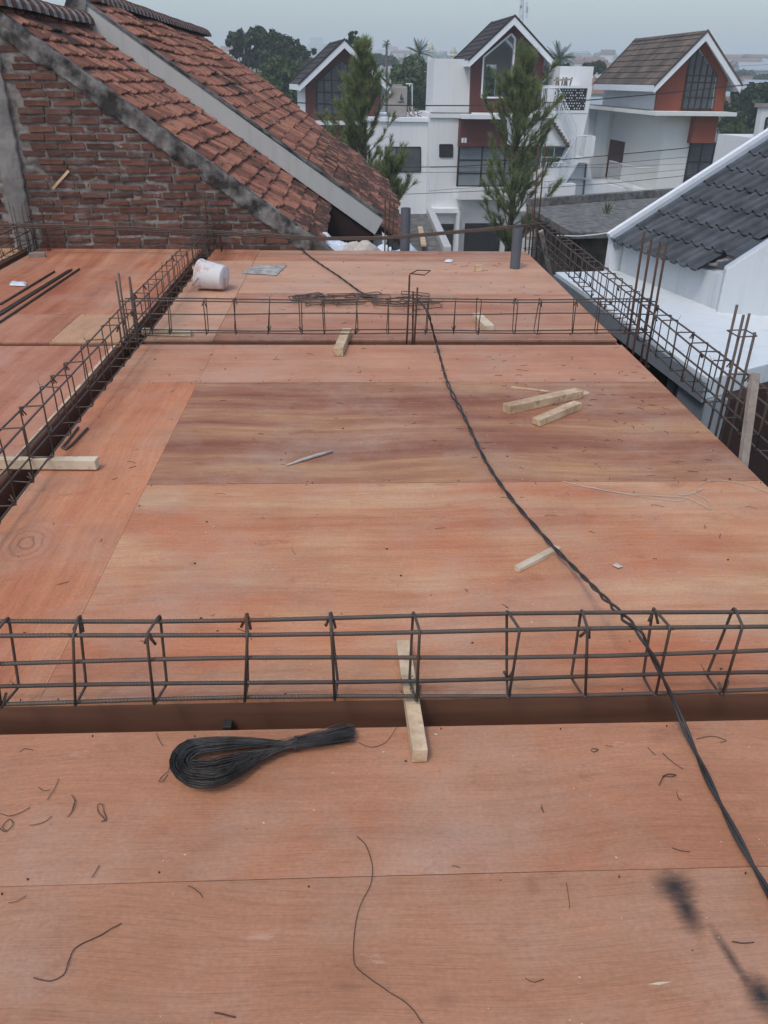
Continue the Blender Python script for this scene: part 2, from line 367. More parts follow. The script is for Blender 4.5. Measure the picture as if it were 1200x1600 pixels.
# the bottom sheet carries two black soot stains, modelled in its own colour
def stained():
    k = ply('plywood_stained', lin('a87966'), lin('a06e5b'), lin('b08270'), 2, streak=1.4, gain=1.13)  # gain lowered like the front row, photographer's shade in the base tone
    c = k.b.inputs['Base Color'].links[0].from_socket
    def blob(cx, cy, sx, sy, s, rot=0):
        m = k.n('ShaderNodeMapping', vector_type='TEXTURE'); m.inputs['Location'].default_value = (cx, cy, 0); m.inputs['Scale'].default_value = (sx, sy, 1)
        m.inputs['Rotation'].default_value = (0, 0, rot)
        k.l(W, m.inputs['Vector'])
        ln = k.n('ShaderNodeVectorMath', operation='LENGTH')
        sp = k.n('ShaderNodeVectorMath', operation='MULTIPLY'); sp.inputs[1].default_value = (1, 1, 0); k.l(m.outputs[0], sp.inputs[0]); k.l(sp.outputs[0], ln.inputs[0])
        nz = k.noise(k.mapp((34, 130, 1), src=W), 1, 8, .8)
        ad = k.n('ShaderNodeMath', operation='MULTIPLY_ADD'); ad.inputs[1].default_value = 1.1; k.l(nz, ad.inputs[0]); k.l(ln.outputs['Value'], ad.inputs[2])
        return k.ramp(ad.outputs[0], [(.62, s), (1.0, s*.45), (1.35, 0.0)]) if False else k.ramp(scaled(ad.outputs[0]), [(.30, s), (.52, s*.55), (.75, 0.0)])
    def scaled(x):
        m = k.n('ShaderNodeMath', operation='MULTIPLY'); m.inputs[1].default_value = .45; k.l(x, m.inputs[0]); return m.outputs[0]
    W = k.n('ShaderNodeNewGeometry').outputs['Position']
    for (cx, cy, sx, sy, s, rt) in ((.654, 1.010, .050, .044, .95, 0), (.658, .958, .030, .058, .95, 0), (.732, .79, .036, .048, .97, 0), (.706, .86, .013, .075, .75, .2)):
        c = k.mix(blob(cx, cy, sx, sy, s, rt), c, (.030,.028,.027,1))
    for (cx, cy, sx, sy) in ((.36, 1.02, .02, .02), (.16, .80, .03, .015), (-.02, .83, .025, .012)):
        c = k.mix(blob(cx, cy, sx, sy, .35), c, (.16,.075,.05,1))
    k.col(c); return k.m
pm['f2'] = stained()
pm['m1'] = plym('plywood_orange_streaked', lin('b08069'), lin('a0664f'), lin('b99780'), 3, streak=.62, red=lin('a9664d'), gain=1.3)
pm['m2'] = plym('plywood_mauve', lin('9e6e5c'), lin('885546'), lin('b88d6e'), 4, streak=.55, gain=1.08)
pm['m3'] = plym('plywood_pink_tan', lin('b07e6c'), lin('a0695a'), lin('b98c79'), 5, streak=1.0)
pm['s1'] = plym('plywood_red_strip', lin('a56c55'), lin('975b46'), lin('b07e66'), 6, along='Y', streak=.8, gain=1.5)
pm['l1'] = plym('plywood_left_bay', lin('9d6a5b'), lin('875446'), lin('a97a69'), 7, along='Y', streak=.8, gain=1.42)
pm['l2'] = plym('plywood_left_far', lin('a06957'), lin('8c5443'), lin('b38470'), 8, along='Y', streak=.7, gain=1.38)
pm['l3'] = plym('plywood_pale_patch', lin('b08670'), lin('a5755f'), lin('ba9a86'), 9, along='Y', streak=.8)
pm['b1'] = plym('plywood_far_mauve', lin('a87868'), lin('925f50'), lin('b48a78'), 10, streak=.9)
pm['b2'] = plym('plywood_far_tan', lin('b78c7c'), lin('a87565'), lin('bf9a8a'), 12, streak=1.1)
XL, XR = -1.30, 1.70
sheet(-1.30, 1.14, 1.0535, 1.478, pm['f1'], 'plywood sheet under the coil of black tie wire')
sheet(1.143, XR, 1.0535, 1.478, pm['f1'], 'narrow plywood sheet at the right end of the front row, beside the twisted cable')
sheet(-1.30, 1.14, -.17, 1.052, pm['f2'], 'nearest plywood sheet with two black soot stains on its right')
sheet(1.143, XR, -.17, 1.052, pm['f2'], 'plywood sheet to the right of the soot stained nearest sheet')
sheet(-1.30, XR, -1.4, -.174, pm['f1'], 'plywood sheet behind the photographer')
sheet(-.8262, XR, 1.590, 2.853, pm['m1'], 'orange tan streaked plywood sheet just beyond the front rebar cage')
sheet(-.8262, XR, 2.8562, 4.0694, pm['m2'], 'dark mauve plywood sheet carrying the heap of timber offcuts')
sheet(-.8262, XR, 4.0706, 4.755, pm['m3'], 'pinkish half-width plywood sheet just before the middle cross beam')
# strip with the knot
k = ply('plywood_knotted_strip', lin('a56c55'), lin('975b46'), lin('b07e66'), 6, along='Y', streak=.8, gain=1.5)
c = k.b.inputs['Base Color'].links[0].from_socket
W = k.n('ShaderNodeNewGeometry').outputs['Position']
m = k.n('ShaderNodeMapping', vector_type='TEXTURE'); kp = onz(42, 850); m.inputs['Location'].default_value = (kp.x, kp.y, 0); m.inputs['Scale'].default_value = (.12, .17, 1); m.inputs['Rotation'].default_value = (0,0,.3)
k.l(W, m.inputs['Vector']); ln = k.n('ShaderNodeVectorMath', operation='LENGTH')
sp = k.n('ShaderNodeVectorMath', operation='MULTIPLY'); sp.inputs[1].default_value = (1,1,0); k.l(m.outputs[0], sp.inputs[0]); k.l(sp.outputs[0], ln.inputs[0])
nz = k.noise(k.mapp((4,4,1), src=W), 1, 4, .6)
ad = k.n('ShaderNodeMath', operation='MULTIPLY_ADD'); ad.inputs[1].default_value = .9; k.l(nz, ad.inputs[0]); k.l(ln.outputs['Value'], ad.inputs[2])
ws = k.n('ShaderNodeMath', operation='SINE'); mm = k.n('ShaderNodeMath', operation='MULTIPLY'); mm.inputs[1].default_value = 24; k.l(ad.outputs[0], mm.inputs[0]); k.l(mm.outputs[0], ws.inputs[0])
ring = k.ramp(ws.outputs[0], [(.1, 0.0), (1, 1.0)]); fall = k.ramp(ln.outputs['Value'], [(.15, .5), (.95, .0)])
c = k.mix(k.mix(1.0, ring, fall, 'MULTIPLY'), c, lin('7d4636')); k.col(c)
sheet(XL, -.8272, 1.590, 4.0694, k.m, 'long reddish plywood strip with a swirling knot, beside the left cage')
sheet(XL, -.8272, 4.0706, 4.755, pm['m3'], 'short plywood piece in the corner by the left column bars')
FY = 7.80
sheet(-.86, XR, 4.862, 6.08, pm['b1'], 'plywood sheet under the heap of loose stirrups')
sheet(-.86, XR, 6.083, 7.30, pm['b2'], 'plywood sheet carrying the flattened paper sack and small block')
sheet(-.86, XR, 7.303, FY, pm['b1'], 'narrow far-edge plywood strip between the two grey pipes')
sheet(XL, -.863, 4.862, 7.30, pm['b2'], 'plywood strip under the stained bucket')
sheet(XL, -.863, 7.303, FY+.03, pm['l2'], 'small plywood piece where the left cage meets the brick wall')
sheet(-2.94, -1.415, 1.0, 4.73, pm['l1'], 'dusky plywood sheet of the left bay, nearer than the cross gap')
sheet(-2.94, -1.86, 4.80, 5.46, pm['l1'], 'plywood piece of the left bay beside the pale patch')
sheet(-1.857, -1.415, 4.80, 5.46, pm['l3'], 'pale yellowish plywood patch left of the column bars')
sheet(-2.94, -1.415, 5.463, 7.83, pm['l2'], 'reddish plywood sheet under the loose rebar offcuts, left bay')
sheet(-4.6, -3.06, 4.9, 7.83, pm['l3'], 'plywood sheet at the far left, beyond the far left cage')

# beam trough boards
def board(a, b, label, mat=None, name='formwork_board'):
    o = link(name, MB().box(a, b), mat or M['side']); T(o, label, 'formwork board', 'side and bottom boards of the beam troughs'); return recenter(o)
zt = -.0145
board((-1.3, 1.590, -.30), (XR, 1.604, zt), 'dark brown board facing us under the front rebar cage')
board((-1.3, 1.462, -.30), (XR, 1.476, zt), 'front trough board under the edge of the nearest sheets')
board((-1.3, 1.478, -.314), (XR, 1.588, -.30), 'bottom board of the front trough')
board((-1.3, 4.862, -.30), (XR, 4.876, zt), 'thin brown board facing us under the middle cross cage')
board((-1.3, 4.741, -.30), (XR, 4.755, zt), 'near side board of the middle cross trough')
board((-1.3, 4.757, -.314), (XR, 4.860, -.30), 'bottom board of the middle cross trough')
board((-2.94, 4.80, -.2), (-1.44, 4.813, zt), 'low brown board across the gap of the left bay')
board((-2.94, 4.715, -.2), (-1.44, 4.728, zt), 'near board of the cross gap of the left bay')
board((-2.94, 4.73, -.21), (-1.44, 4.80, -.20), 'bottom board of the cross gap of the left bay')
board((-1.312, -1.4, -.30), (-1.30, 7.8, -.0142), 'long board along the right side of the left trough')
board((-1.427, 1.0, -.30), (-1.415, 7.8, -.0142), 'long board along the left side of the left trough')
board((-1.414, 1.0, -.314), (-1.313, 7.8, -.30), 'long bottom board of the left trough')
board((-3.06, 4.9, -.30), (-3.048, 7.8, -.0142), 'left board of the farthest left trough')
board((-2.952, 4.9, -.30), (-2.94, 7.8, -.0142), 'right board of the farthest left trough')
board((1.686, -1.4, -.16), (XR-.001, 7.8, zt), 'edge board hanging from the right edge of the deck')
o = link('batten', MB().box((-1.436, 1.0, .001), (-1.420, 4.70, .012)), M['stick']); T(o, 'pale batten along the left lip of the left trough, nearer part', 'batten'); recenter(o)
# our storey below the deck
o = link('brick_storey', MB().box((-4.6, -3, -7.19), (1.62, 7.7, -.34)), M['oldwall']); T(o, 'brick storey under the plywood deck, hidden below its edge', 'building')

# ------------------------------------------------------------------ rebar cages
GC = 'rebar beam cages lying over the troughs'
def stirrup_pts(c0, c1, c2, c3, hook=True):
    c = [Vector(x) for x in (c0, c1, c2, c3)]; pts = []
    for i in range(4):
        a, b, n = c[i-1], c[i], c[(i+1) % 4]
        r = .009
        pts += [b+(a-b).normalized()*r, b+((a-b).normalized()+(n-b).normalized())*r*.3, b+(n-b).normalized()*r]
    pts.append(pts[0]+Vector((.002, .002, 0)))
    return pts
def cage(label, P0, P1, side, H, wd, n, sr=.0032, br=.0045, tops=None, z_mid=.62, xs=None, seed=1, mid='near'):
    """P0,P1: bottom near-side bar ends; side: unit vector to the other side bars"""
    rg = random.Random(seed)
    P0, P1 = Vector(P0), Vector(P1); side = Vector(side); up = Vector((0,0,1)); L = (P1-P0).length; d = (P1-P0)/L
    t = empty('rebar_cage', (P0+P1)/2, label, 'rebar cage', GC)
    def line(o, sag=.008):
        m = 16; ph = rg.random()*9
        ext = rg.uniform(.0, .04)
        return [P0 - d*ext + d*((L+2*ext)*i/m) + o + up*sag*math.sin(ph+i*.9)*.5 + side*sag*math.sin(ph*2+i*.7)*.5 for i in range(m+1)]
    for o in (Vector((0,0,0)), side*wd, up*H, side*wd+up*H, (up*H*z_mid if mid == 'near' else side*wd+up*H*z_mid)):
        link('bar', MB().tube(line(o), br, 6), M['rebar'], t, smooth=True)
    if xs is None: xs = [((i+.5)*L/n + rg.uniform(-.04, .04),)*2 for i in range(n)]
    for (sb, st) in xs:
        j = lambda: rg.uniform(-.014, .014)
        e = br+sr
        c0 = P0+d*(sb+j()) - side*e - up*e; c1 = P0+d*(sb+j()) + side*(wd+e) - up*e
        c2 = P0+d*(st+j()) + side*(wd+e) + up*(H+e); c3 = P0+d*(st+j()) - side*e + up*(H+e)
        mb = MB().tube(stirrup_pts(c0, c1, c2, c3), sr, 5)
        # the two bent hook ends at one corner
        cc = [c0, c1, c2, c3]; kk = rg.randrange(4); c = cc[kk]; inn = (cc[(kk+2) % 4]-c).normalized()
        mb.tube([c, c+inn*.012+d*.006, c+inn*.042+d*.012], sr, 5); mb.tube([c+d*.004, c+inn*.036-d*.012], sr, 5)
        # tie wire knot
        q = cc[(kk+1) % 4]
        for _ in range(2):
            p = q + Vector((rg.uniform(-.006,.006), rg.uniform(-.006,.006), rg.uniform(-.004,.008)))
            mb.tube([p, p+Vector((rg.uniform(-.02,.02), rg.uniform(-.02,.02), rg.uniform(-.01,.025)))], .0012, 3)
        link('stirrup', mb, M['rebar'], t, smooth=True)
    return t
# front cage, stirrups at their own places
fb = [(3, -8), (117, 107), (242, 232), (385, 382), (519, 519), (647, 652), (799, 805), (911, 921), (1023, 1042), (1128, 1163)]
P0 = Vector((-1.55, 1.517, .066)); xs = []
for b, t_ in fb:
    xs.append((ony(b, 1088, 1.517).x-P0.x, ony(t_, 990, 1.512).x-P0.x))
xs = [(.10, .09), (.31, .30), (.50, .49)] + xs + [(2.68, 2.69), (2.88, 2.9), (3.1, 3.1), (3.3, 3.3)]
cage('long rebar cage across the foreground, nearest to us', P0, (1.92, 1.517, .066), (0, 1, 0), .205, .062, 0, xs=xs, sr=.0038, br=.0054, seed=3)
cage('rebar cage crossing the deck in the middle, at the loose stirrups', (-1.36, 4.815, .052), (1.86, 4.815, .058), (0, 1, 0), .195, .065, 17, seed=5)
cage('rebar cage running along the left trough from front to brick wall', (-1.245, 1.75, .058), (-1.245, 7.72, .058), (-1, 0, 0), .21, .075, 31, seed=7)
cage('rebar cage along the open right edge beside the neighbouring slab', (1.825, 2.0, 0.0), (1.825, 8.0, .03), (1, 0, 0), .205, .085, 33, seed=8, sr=.0038, br=.0052)
cage('short rebar cage at the far left beside the concrete column', (-2.96, 5.2, .05), (-2.96, 7.72, .05), (-1, 0, 0), .20, .075, 12, seed=9)
# column starter bars
def column_bars(label, bars, ties=(), mat='rust', r=.0062):
    t = empty('column_rebar', (bars[0][0][0], bars[0][0][1], bars[0][0][2]), label, 'column rebar', 'bundles of upright column bars')
    for a, b in bars:
        a, b = Vector(a), Vector(b); m_ = (a+b)/2 + Vector((rnd.uniform(-.006,.006), rnd.uniform(-.006,.006), 0))
        link('bar', MB().tube([a, m_, b], r, 7), M[mat], t, smooth=True)
    for z in ties:
        xs_ = [b[0][0] for b in bars]; ys_ = [b[0][1] for b in bars]
        x0, x1, y0, y1 = min(xs_)-.01, max(xs_)+.01, min(ys_)-.01, max(ys_)+.01
        link('stirrup', MB().tube([(x0,y0,z),(x1,y0,z+.004),(x1,y1,z),(x0,y1,z-.003),(x0,y0,z+.002)], .0035, 5), M[mat], t)
    return t
def sq(x, y, dx, dy, z0, zs, lean=(0, 0)):
    cs = [(x-dx, y-dy), (x+dx, y-dy), (x-dx, y+dy), (x+dx, y+dy)]
    return [((cx, cy, z0), (cx+lean[0]+rnd.uniform(-.012,.012), cy+lean[1]+rnd.uniform(-.012,.012), z)) for (cx, cy), z in zip(cs, zs)]
column_bars('four upright bars where the left cage meets the middle cross cage', sq(-1.36, 4.85, .035, .035, -.28, (.37,.39,.40,.38)), (-.2, -.1, .0), 'rebar')
column_bars('four tall upright bars on the right edge at the end of the middle cross cage', sq(1.845, 4.83, .05, .055, -.75, (.63,.61,.66,.60), (-.02, 0)), (-.6, -.45, -.3, -.15), 'rust', .0075)
column_bars('four upright bars at the right edge nearest us, one with a hooked tie', sq(1.865, 3.62, .035, .05, -.6, (.50,.42,.52,.48)), (-.5, -.35, -.2, .40), 'rebar', .0068)
ct = column_bars('upright bars in the middle of the cross cage, one topped by a bent loop', [((.335, 4.80, -.28), (.355, 4.80, .41)), ((.40, 4.80, -.28), (.405, 4.80, .34)), ((.385, 4.86, -.28), (.385, 4.87, .30))], (), 'rust', .006)
q = Vector((.355, 4.80, .41))
link('bent_loop', MB().tube([q, q+Vector((.005,0,.012)), q+Vector((.09,.0,.004)), q+Vector((.13,.05,.02)), q+Vector((.05,.06,.02)), q+Vector((.0,.0,.008))], .0035, 6), M['rust'], ct)
def cp(px, py, Y): p = ony(px, py, Y); return (p.x, p.y, p.z)
column_bars('tall rusty bars at the far right corner in front of the big pine', [((ony(833,385,7.9).x, 7.9, -.4), cp(841,229,7.9)), ((ony(842,375,7.95).x, 7.95, -.4), cp(852,225,7.95)), ((ony(823,385,7.9).x, 7.9, -.4), cp(824,320,7.9)), ((ony(829,385,7.98).x, 7.98, -.4), cp(833,318,7.98))], (-.1, 0, .1), 'rust', .0075)
column_bars('three thin rusty bars at the far edge beside the left grey pipe', [((ony(600,391,7.87).x, 7.87, -.3), cp(602,311,7.87)), ((ony(606,391,7.92).x, 7.92, -.3), cp(610,304,7.92)), ((ony(612,391,7.9).x, 7.9, -.3), cp(616,316,7.9))], (), 'rust', .0065)
column_bars('upright bars against the brick wall at the end of the left cage', sq(-1.27, 7.74, .06, .03, -.2, (.52,.50,.55,.45)), (-.05, .05, .15, .27), 'rust', .005)
column_bars('bars hooked over against the brick wall just right of the concrete column', sq(-2.88, 7.74, .06, .03, -.2, (.44,.46,.42,.45)), (0, .1, .2, .3), 'rust', .0045)
column_bars('dark bars standing in front of the concrete column', sq(-3.03, 7.70, .045, .03, -.2, (.43,.40,.38,.36)), (.02, .09, .16), 'rebar', .005)

# long bars laid across the far end
lp = [(-60,351),(0,352),(200,357),(400,367),(500,373),(600,372),(720,362),(790,356),(858,349)]
for i, lb in enumerate(('uppermost of the long sagging bars laid across the far end', 'middle one of the long sagging bars laid across the far end', 'lowest of the long sagging bars laid across the far end')):
    pts = [ony(x, y, 7.5+.02*i) + Vector((0, 0, (1-i)*.011*(1 if x > 450 else 1.4))) for x, y in (lp if i < 2 else lp[:-1]+[(846,352)])]
    o = link('long_rebar', MB().tube(pts, .0062, 6), M['rebar'], smooth=True); T(o, lb, 'rebar', 'long bars across the far end'); recenter(o)
# loose bars left bay
for i, (a, b, lb) in enumerate((((0,475),(85,424),'short rebar offcut nearest the white scrap on the left bay'), ((-40,512),(108,422),'dark rebar offcut between two others on the left bay'), ((-40,516),(112,421),'rebar offcut touching its dark neighbour on the left bay'), ((-40,529),(124,420),'longest rebar offcut of the left bay, rightmost of the four'))):
    o = link('rebar_offcut', MB().tube([onz(*a, .009), onz((a[0]+b[0])/2, (a[1]+b[1])/2, .009), onz(*b, .009)], .008, 7), M['rebar'], smooth=True); T(o, lb, 'rebar offcut', 'loose bars on the left bay'); recenter(o)
o = link('rebar_offcut', MB().tube([onz(122,668,.006), onz(105,690,.006), onz(97,699,.006), onz(102,702,.006), onz(112,695,.006), onz(137,669,.006)], .006, 6), M['rebar'], smooth=True); T(o, 'bent hairpin piece of rebar by the left cage', 'rebar offcut'); recenter(o)
o = link('nail_bar', MB().tube([onz(448,727,.006), onz(470,719,.008), onz(496,711,.009), onz(519,705,.008)], [.003,.007,.008,.006], 7), simple('zinc', (.42,.39,.36,1), (.55,.52,.48,1), 20, .6, .1), smooth=True); T(o, 'short pale greyish strip lying alone in the middle of the mauve sheet', 'strip'); recenter(o)
# heap of loose stirrups
rs = random.Random(4)
for i in range(26):
    px = rs.uniform(470, 690); py = 468 - abs(px-590)*.0 + rs.uniform(-10, 12)
    if i < 2: px, py = (500, 466+i*9)
    c = onz(px, py, .006+.004*i*.3); an = rs.gauss(0, .22); L_, W_ = .21, .075
    ux = Vector((math.cos(an), math.sin(an), rs.uniform(-.06,.10))); uy = Vector((-math.sin(an), math.cos(an), rs.uniform(-.1,.15)))
    pts = [c-ux*L_/2-uy*W_/2, c+ux*L_/2-uy*W_/2, c+ux*L_/2+uy*W_/2, c-ux*L_/2+uy*W_/2]
    mz = min(p.z for p in pts)
    if mz < .005: pts = [p+Vector((0,0,.005-mz)) for p in pts]
    mb = MB().tube(stirrup_pts(*pts), .0034, 5); mb.tube([pts[0], pts[0]+(pts[2]-pts[0])*.2], .0034, 5)
    o = link('loose_stirrup', mb, M['rebar'], smooth=True)
    T(o, 'loose rectangular stirrup in the heap behind the middle cross cage', 'stirrup', 'heap of loose stirrups'); recenter(o)

# ------------------------------------------------------------------ pipes, sticks, bucket and scraps
def pipe(px, top, bot, Y, r, lb):
    c = ony(px, bot, Y); zt_ = ony(px, top, Y).z; n = 28; mb = MB()
    mb.tube([(c.x, Y, -.25), (c.x, Y, zt_)], r, n, cap=False); mb.tube([(c.x, Y, zt_-.001), (c.x, Y, -.25)], r-.004, n, cap=False)
    for k_ in range(n):
        a0, a1 = 2*math.pi*k_/n, 2*math.pi*(k_+1)/n
        mb.add([(c.x+r*math.cos(a0), Y+r*math.sin(a0), zt_), (c.x+r*math.cos(a1), Y+r*math.sin(a1), zt_), (c.x+(r-.004)*math.cos(a1), Y+(r-.004)*math.sin(a1), zt_), (c.x+(r-.004)*math.cos(a0), Y+(r-.004)*math.sin(a0), zt_)], [(0,1,2,3)])
    o = link('grey_pipe', mb, M['pvc'], smooth=False, recalc=False); T(o, lb, 'pipe', 'grey plastic pipes standing at the far edge'); recenter(o)
pipe(632.5, 325, 392, 7.88, .047, 'upright grey plastic pipe at the far edge beside the thin rusty bars')
pipe(804, 356, 420, 7.02, .044, 'upright grey plastic pipe through the deck near the far right corner')
def timber(a, b, wd, ht, label, mat='stick', z=0.0, zb=None, cat='timber offcut', grp='pale timber offcuts on the deck', wob=.003):
    pa = onz(*a, z+ht); pb = onz(*b, (z if zb is None else zb)+ht)
    mb = MB().bar(pa, pb, wd, ht, wob=wob)
    o = link('timber_offcut', mb, M[mat], bevel=.002); T(o, label, cat, grp); recenter(o)
    return o
timber((630, 999), (657, 1172), .038, .040, 'long weathered stick bridging the front trough under the cage', z=.004, wob=.002)
timber((-40, 715), (151, 717), .04, .045, 'pale stick bridging the left trough under the left cage', 'stickw', z=.004)
timber((222, 514), (298, 516), .045, .035, 'pale stick beside the left column bars', 'stickw', z=.004)
timber((528, 545), (542, 512), .06, .045, 'stubby stick under the middle cross cage', 'stick', z=.003)
timber((745, 489), (765, 509), .06, .035, 'short nailed offcut behind the middle cross cage, right part', 'stickw')
timber((792, 632), (906, 607), .058, .045, 'thick squared offcut, the larger of the heap on the mauve sheet', 'stick')
timber((838, 655), (903, 628), .05, .03, 'shorter offcut with a nail, lying in front of the thick one', 'stick', z=.004)
timber((799, 604), (856, 611), .012, .008, 'thin stick poking out behind the thick offcut', 'stick')
timber((895, 615), (918, 612), .035, .012, 'small white sliver of wood at the end of the thick offcut', 'stickw')
timber((809, 887), (872, 853), .026, .016, 'fresh pale split stick under the twisted cable', 'stickw')
timber((743, 414), (754, 414), .05, .05, 'small cube of wood near the far right pipe', 'stick')
timber((300, 414), (333, 413), .05, .03, 'stick behind the bucket at the left cage', 'stickw')
timber((45, 395), (70, 394), .06, .04, 'short grey stick at the foot of the concrete column', 'stickg')
o = link('wooden_stake', MB().bar(ony(1163, 735, 3.05), ony(1183, 583, 3.3), .035, .03, up=(0,-1,0), wob=.002), M['stickg'], bevel=.002); T(o, 'grey upright wooden stake tied to the right cage', 'stake'); recenter(o)
o = link('wooden_stake', MB().bar((2.06, 8.0, -.4), ony(846, 362, 7.7), .04, .03, up=(0,-1,0), wob=.002), M['stickg'], bevel=.002); T(o, 'grey wooden stake at the far right corner of the deck', 'stake'); recenter(o)

# bucket lying on its side
def bucket():
    p = onz(330, 458, 0); ax = Vector((-.93, .30, .06)).normalized()
    rs_ = [(0, 0), (0, .105), (.01, .112), (.22, .137), (.232, .146), (.245, .146), (.245, .138), (.23, .132), (.02, .106), (.018, 0)]
    rs_ = [(h*.84, r*.80) for h, r in rs_]; c = Vector((p.x+.10, p.y+.08, .098)); a = ax.orthogonal().normalized(); b = ax.cross(a); n = 28; mb = MB()
    for (h, r) in rs_:
        for k_ in range(n):
            an = 2*math.pi*k_/n; rr = r*(1+.025*math.sin(2*an+1))
            mb.v.append(c+ax*h+(a*math.cos(an)+b*math.sin(an))*rr)
    for i in range(len(rs_)-1):
        for k_ in range(n): mb.f.append((i*n+k_, i*n+(k_+1) % n, (i+1)*n+(k_+1) % n, (i+1)*n+k_))
    t = empty('bucket', (c.x, c.y, 0), 'white bucket smeared with orange mud lying on its side', 'bucket')
    m = simple('bucket_plastic', (.60,.50,.46,1), (.66,.64,.64,1), 5, .55, det=7)
    k = NT('muddy_plastic'); a1 = k.noise(k.mapp((1,1,1)), 9, 7, .7); a2 = k.noise(k.mapp((1,1,1), (4,4,4)), 22, 5, .6)
    k.col(k.mix(k.ramp(a2, [(.56, 0.0), (.66, .7)]), k.mix(k.ramp(a1, [(.50, 0.0), (.60, .8)]), (.68,.67,.66,1), (.52,.30,.22,1)), (.50,.46,.44,1))); k.b.inputs['Roughness'].default_value = .6
    link('pail', mb, k.m, t, smooth=True)
    hp = c+ax*.197; pts = []
    for i in range(13):
        th = math.pi*i/12; pts.append(hp + Vector((-.08*math.sin(th), -.118*math.cos(th), -.088*math.sin(th))))
    link('handle', MB().tube(pts, .0025, 5), M['rebar'], t)
bucket()
# crushed paper sack
def crumple(name, quad, z, amp, mat, label, cat, n=16, th=.0, grp=None):
    q_ = [Vector((p[0], p[1], 0)) for p in quad]
    def fn(u, v):
        p = (q_[0]*(1-u)+q_[1]*u)*(1-v) + (q_[3]*(1-u)+q_[2]*u)*v
        f = (noise.noise(Vector((p.x*9, p.y*9, 2)))+.6*noise.noise(Vector((p.x*21, p.y*21, 7)))+1.0)
        e = min(u, 1-u, v, 1-v)*6; e = min(1, e)
        return (p.x+.01*noise.noise(p*15), p.y+.01*noise.noise(p*17), z+.004+amp*max(0, f)*e)
    o = link(name, MB().grid(fn, n, n), mat, smooth=False)
    md = o.modifiers.new('thick', 'SOLIDIFY'); md.thickness = .003; md.offset = 1
    T(o, label, cat, grp); return recenter(o)
P = lambda x, y, z=0: tuple(onz(x, y, z)[:2])
crumple('paper_sack', [P(377,428), P(432,431), P(448,415), P(396,417)], 0, .010, simple('grey_paper', (.22,.21,.20,1), (.45,.43,.41,1), 14, .9, det=6), 'flattened grey paper sack on the far deck right of the bucket', 'paper sack')
crumple('white_scrap', [P(15,447), P(40,448), P(42,443), P(17,442)], 0, .02, M['tarp'], 'small white plastic scrap beside the loose rebar, far left', 'plastic scrap', 8)
crumple('white_scrap', [P(958,885), P(967,890), P(974,888), P(964,883)], 0, .002, M['tarp'], 'tiny pale paper scrap right of the split stick', 'paper scrap', 4)
bpy.data.objects['white_scrap.001'].data.materials[0] = M['sack']
crumple('white_scrap', [P(694,410), P(706,411), P(708,408), P(697,407)], 0, .01, M['tarp'], 'tiny white crumb near the far deck edge', 'plastic scrap', 4)
o = link('white_sliver', MB().add([onz(1012,1538,.002), onz(1030,1534,.004), onz(1050,1534,.002), onz(1030,1539,.002)], [(0,1,2,3)]), M['stickw']); T(o, 'thin pale wood sliver lying at the bottom right', 'wood sliver'); recenter(o)
# steel bracket in the trough by the coil
bk = ony(357, 1130, 1.585)
o = link('steel_clip', MB().box((bk.x-.012, 1.555, -.12), (bk.x+.012, 1.584, bk.z+.015)), M['tie'], bevel=.003); T(o, 'small dark steel block against the trough board above the wire coil', 'steel block'); recenter(o)

# coil of tie wire
def coil():
    t = empty('wire_coil', onz(320, 1195), 'looped coil of black tie wire with a bound tail', 'wire coil')
    rc = random.Random(2); loop = MB()
    S_ = lambda x, y, z: onz(x, y, z)
    for i in range(150):
        o_ = rc.random()**.85; g2 = rc.gauss(0, 1); g3 = rc.gauss(0, 1); zz = .004+.04*rc.random(); jj = lambda: rc.uniform(-2.2, 2.2)
        dz = rc.uniform(.006, .034); xe = rc.uniform(-8, 14)
        pts = [S_(542+xe, 1143+g2*5.2, dz), S_(505, 1153+g2*4.6, dz), S_(462, 1161+g2*3.2, dz+.002),
               S_(420+jj(), 1169+o_*12+jj(), dz), S_(375+jj(), 1175+o_*36+jj(), zz), S_(335+jj(), 1182+o_*49+jj(), zz), S_(308-o_*18, 1186+o_*40+jj(), zz), S_(300-o_*35, 1186+o_*16, zz),
               S_(304-o_*36, 1181-o_*4+jj(), zz), S_(316-o_*24, 1177-o_*20+jj(), zz), S_(348-o_*10, 1172-o_*21+jj(), zz), S_(392+jj(), 1166-o_*13+jj(), zz), S_(432, 1164-o_*6+jj(), dz),
               S_(462, 1160+g3*3.2, dz), S_(505, 1152+g3*4.6, dz), S_(542+rc.uniform(-8, 14), 1143+g3*5.4, dz)]
        # smooth (Catmull-Rom)
        sp_ = []
        for k_ in range(len(pts)-1):
            p0, p1, p2, p3 = pts[max(k_-1, 0)], pts[k_], pts[k_+1], pts[min(k_+2, len(pts)-1)]
            for s_ in (0, .5):
                sp_.append(.5*((2*p1)+(p2-p0)*s_+(2*p0-5*p1+4*p2-p3)*s_*s_+(3*p1-p0-3*p2+p3)*s_**3))
        sp_.append(pts[-1])
        loop.tube(sp_, .0009, 3, cap=False)
    link('wire_strands', loop, M['tie'], t, smooth=True)
    tb = MB()
    for k_ in range(4):
        c = S_(459+k_*1.5, 1161, .02); tb.tube([c+Vector((.002*math.sin(a), .019*math.cos(a), .019*math.sin(a)-.002)) for a in [2*math.pi*j/12 for j in range(13)]], .0012, 4)
    link('binding', tb, M['tie'], t)
    link('loose_end', MB().tube([S_(266,1195,.01), S_(263,1205,.006), S_(252,1214,.004), S_(248,1221,.004), S_(254,1221,.004), S_(262,1210,.004)], .0009, 4), M['scrap'], t)
coil()

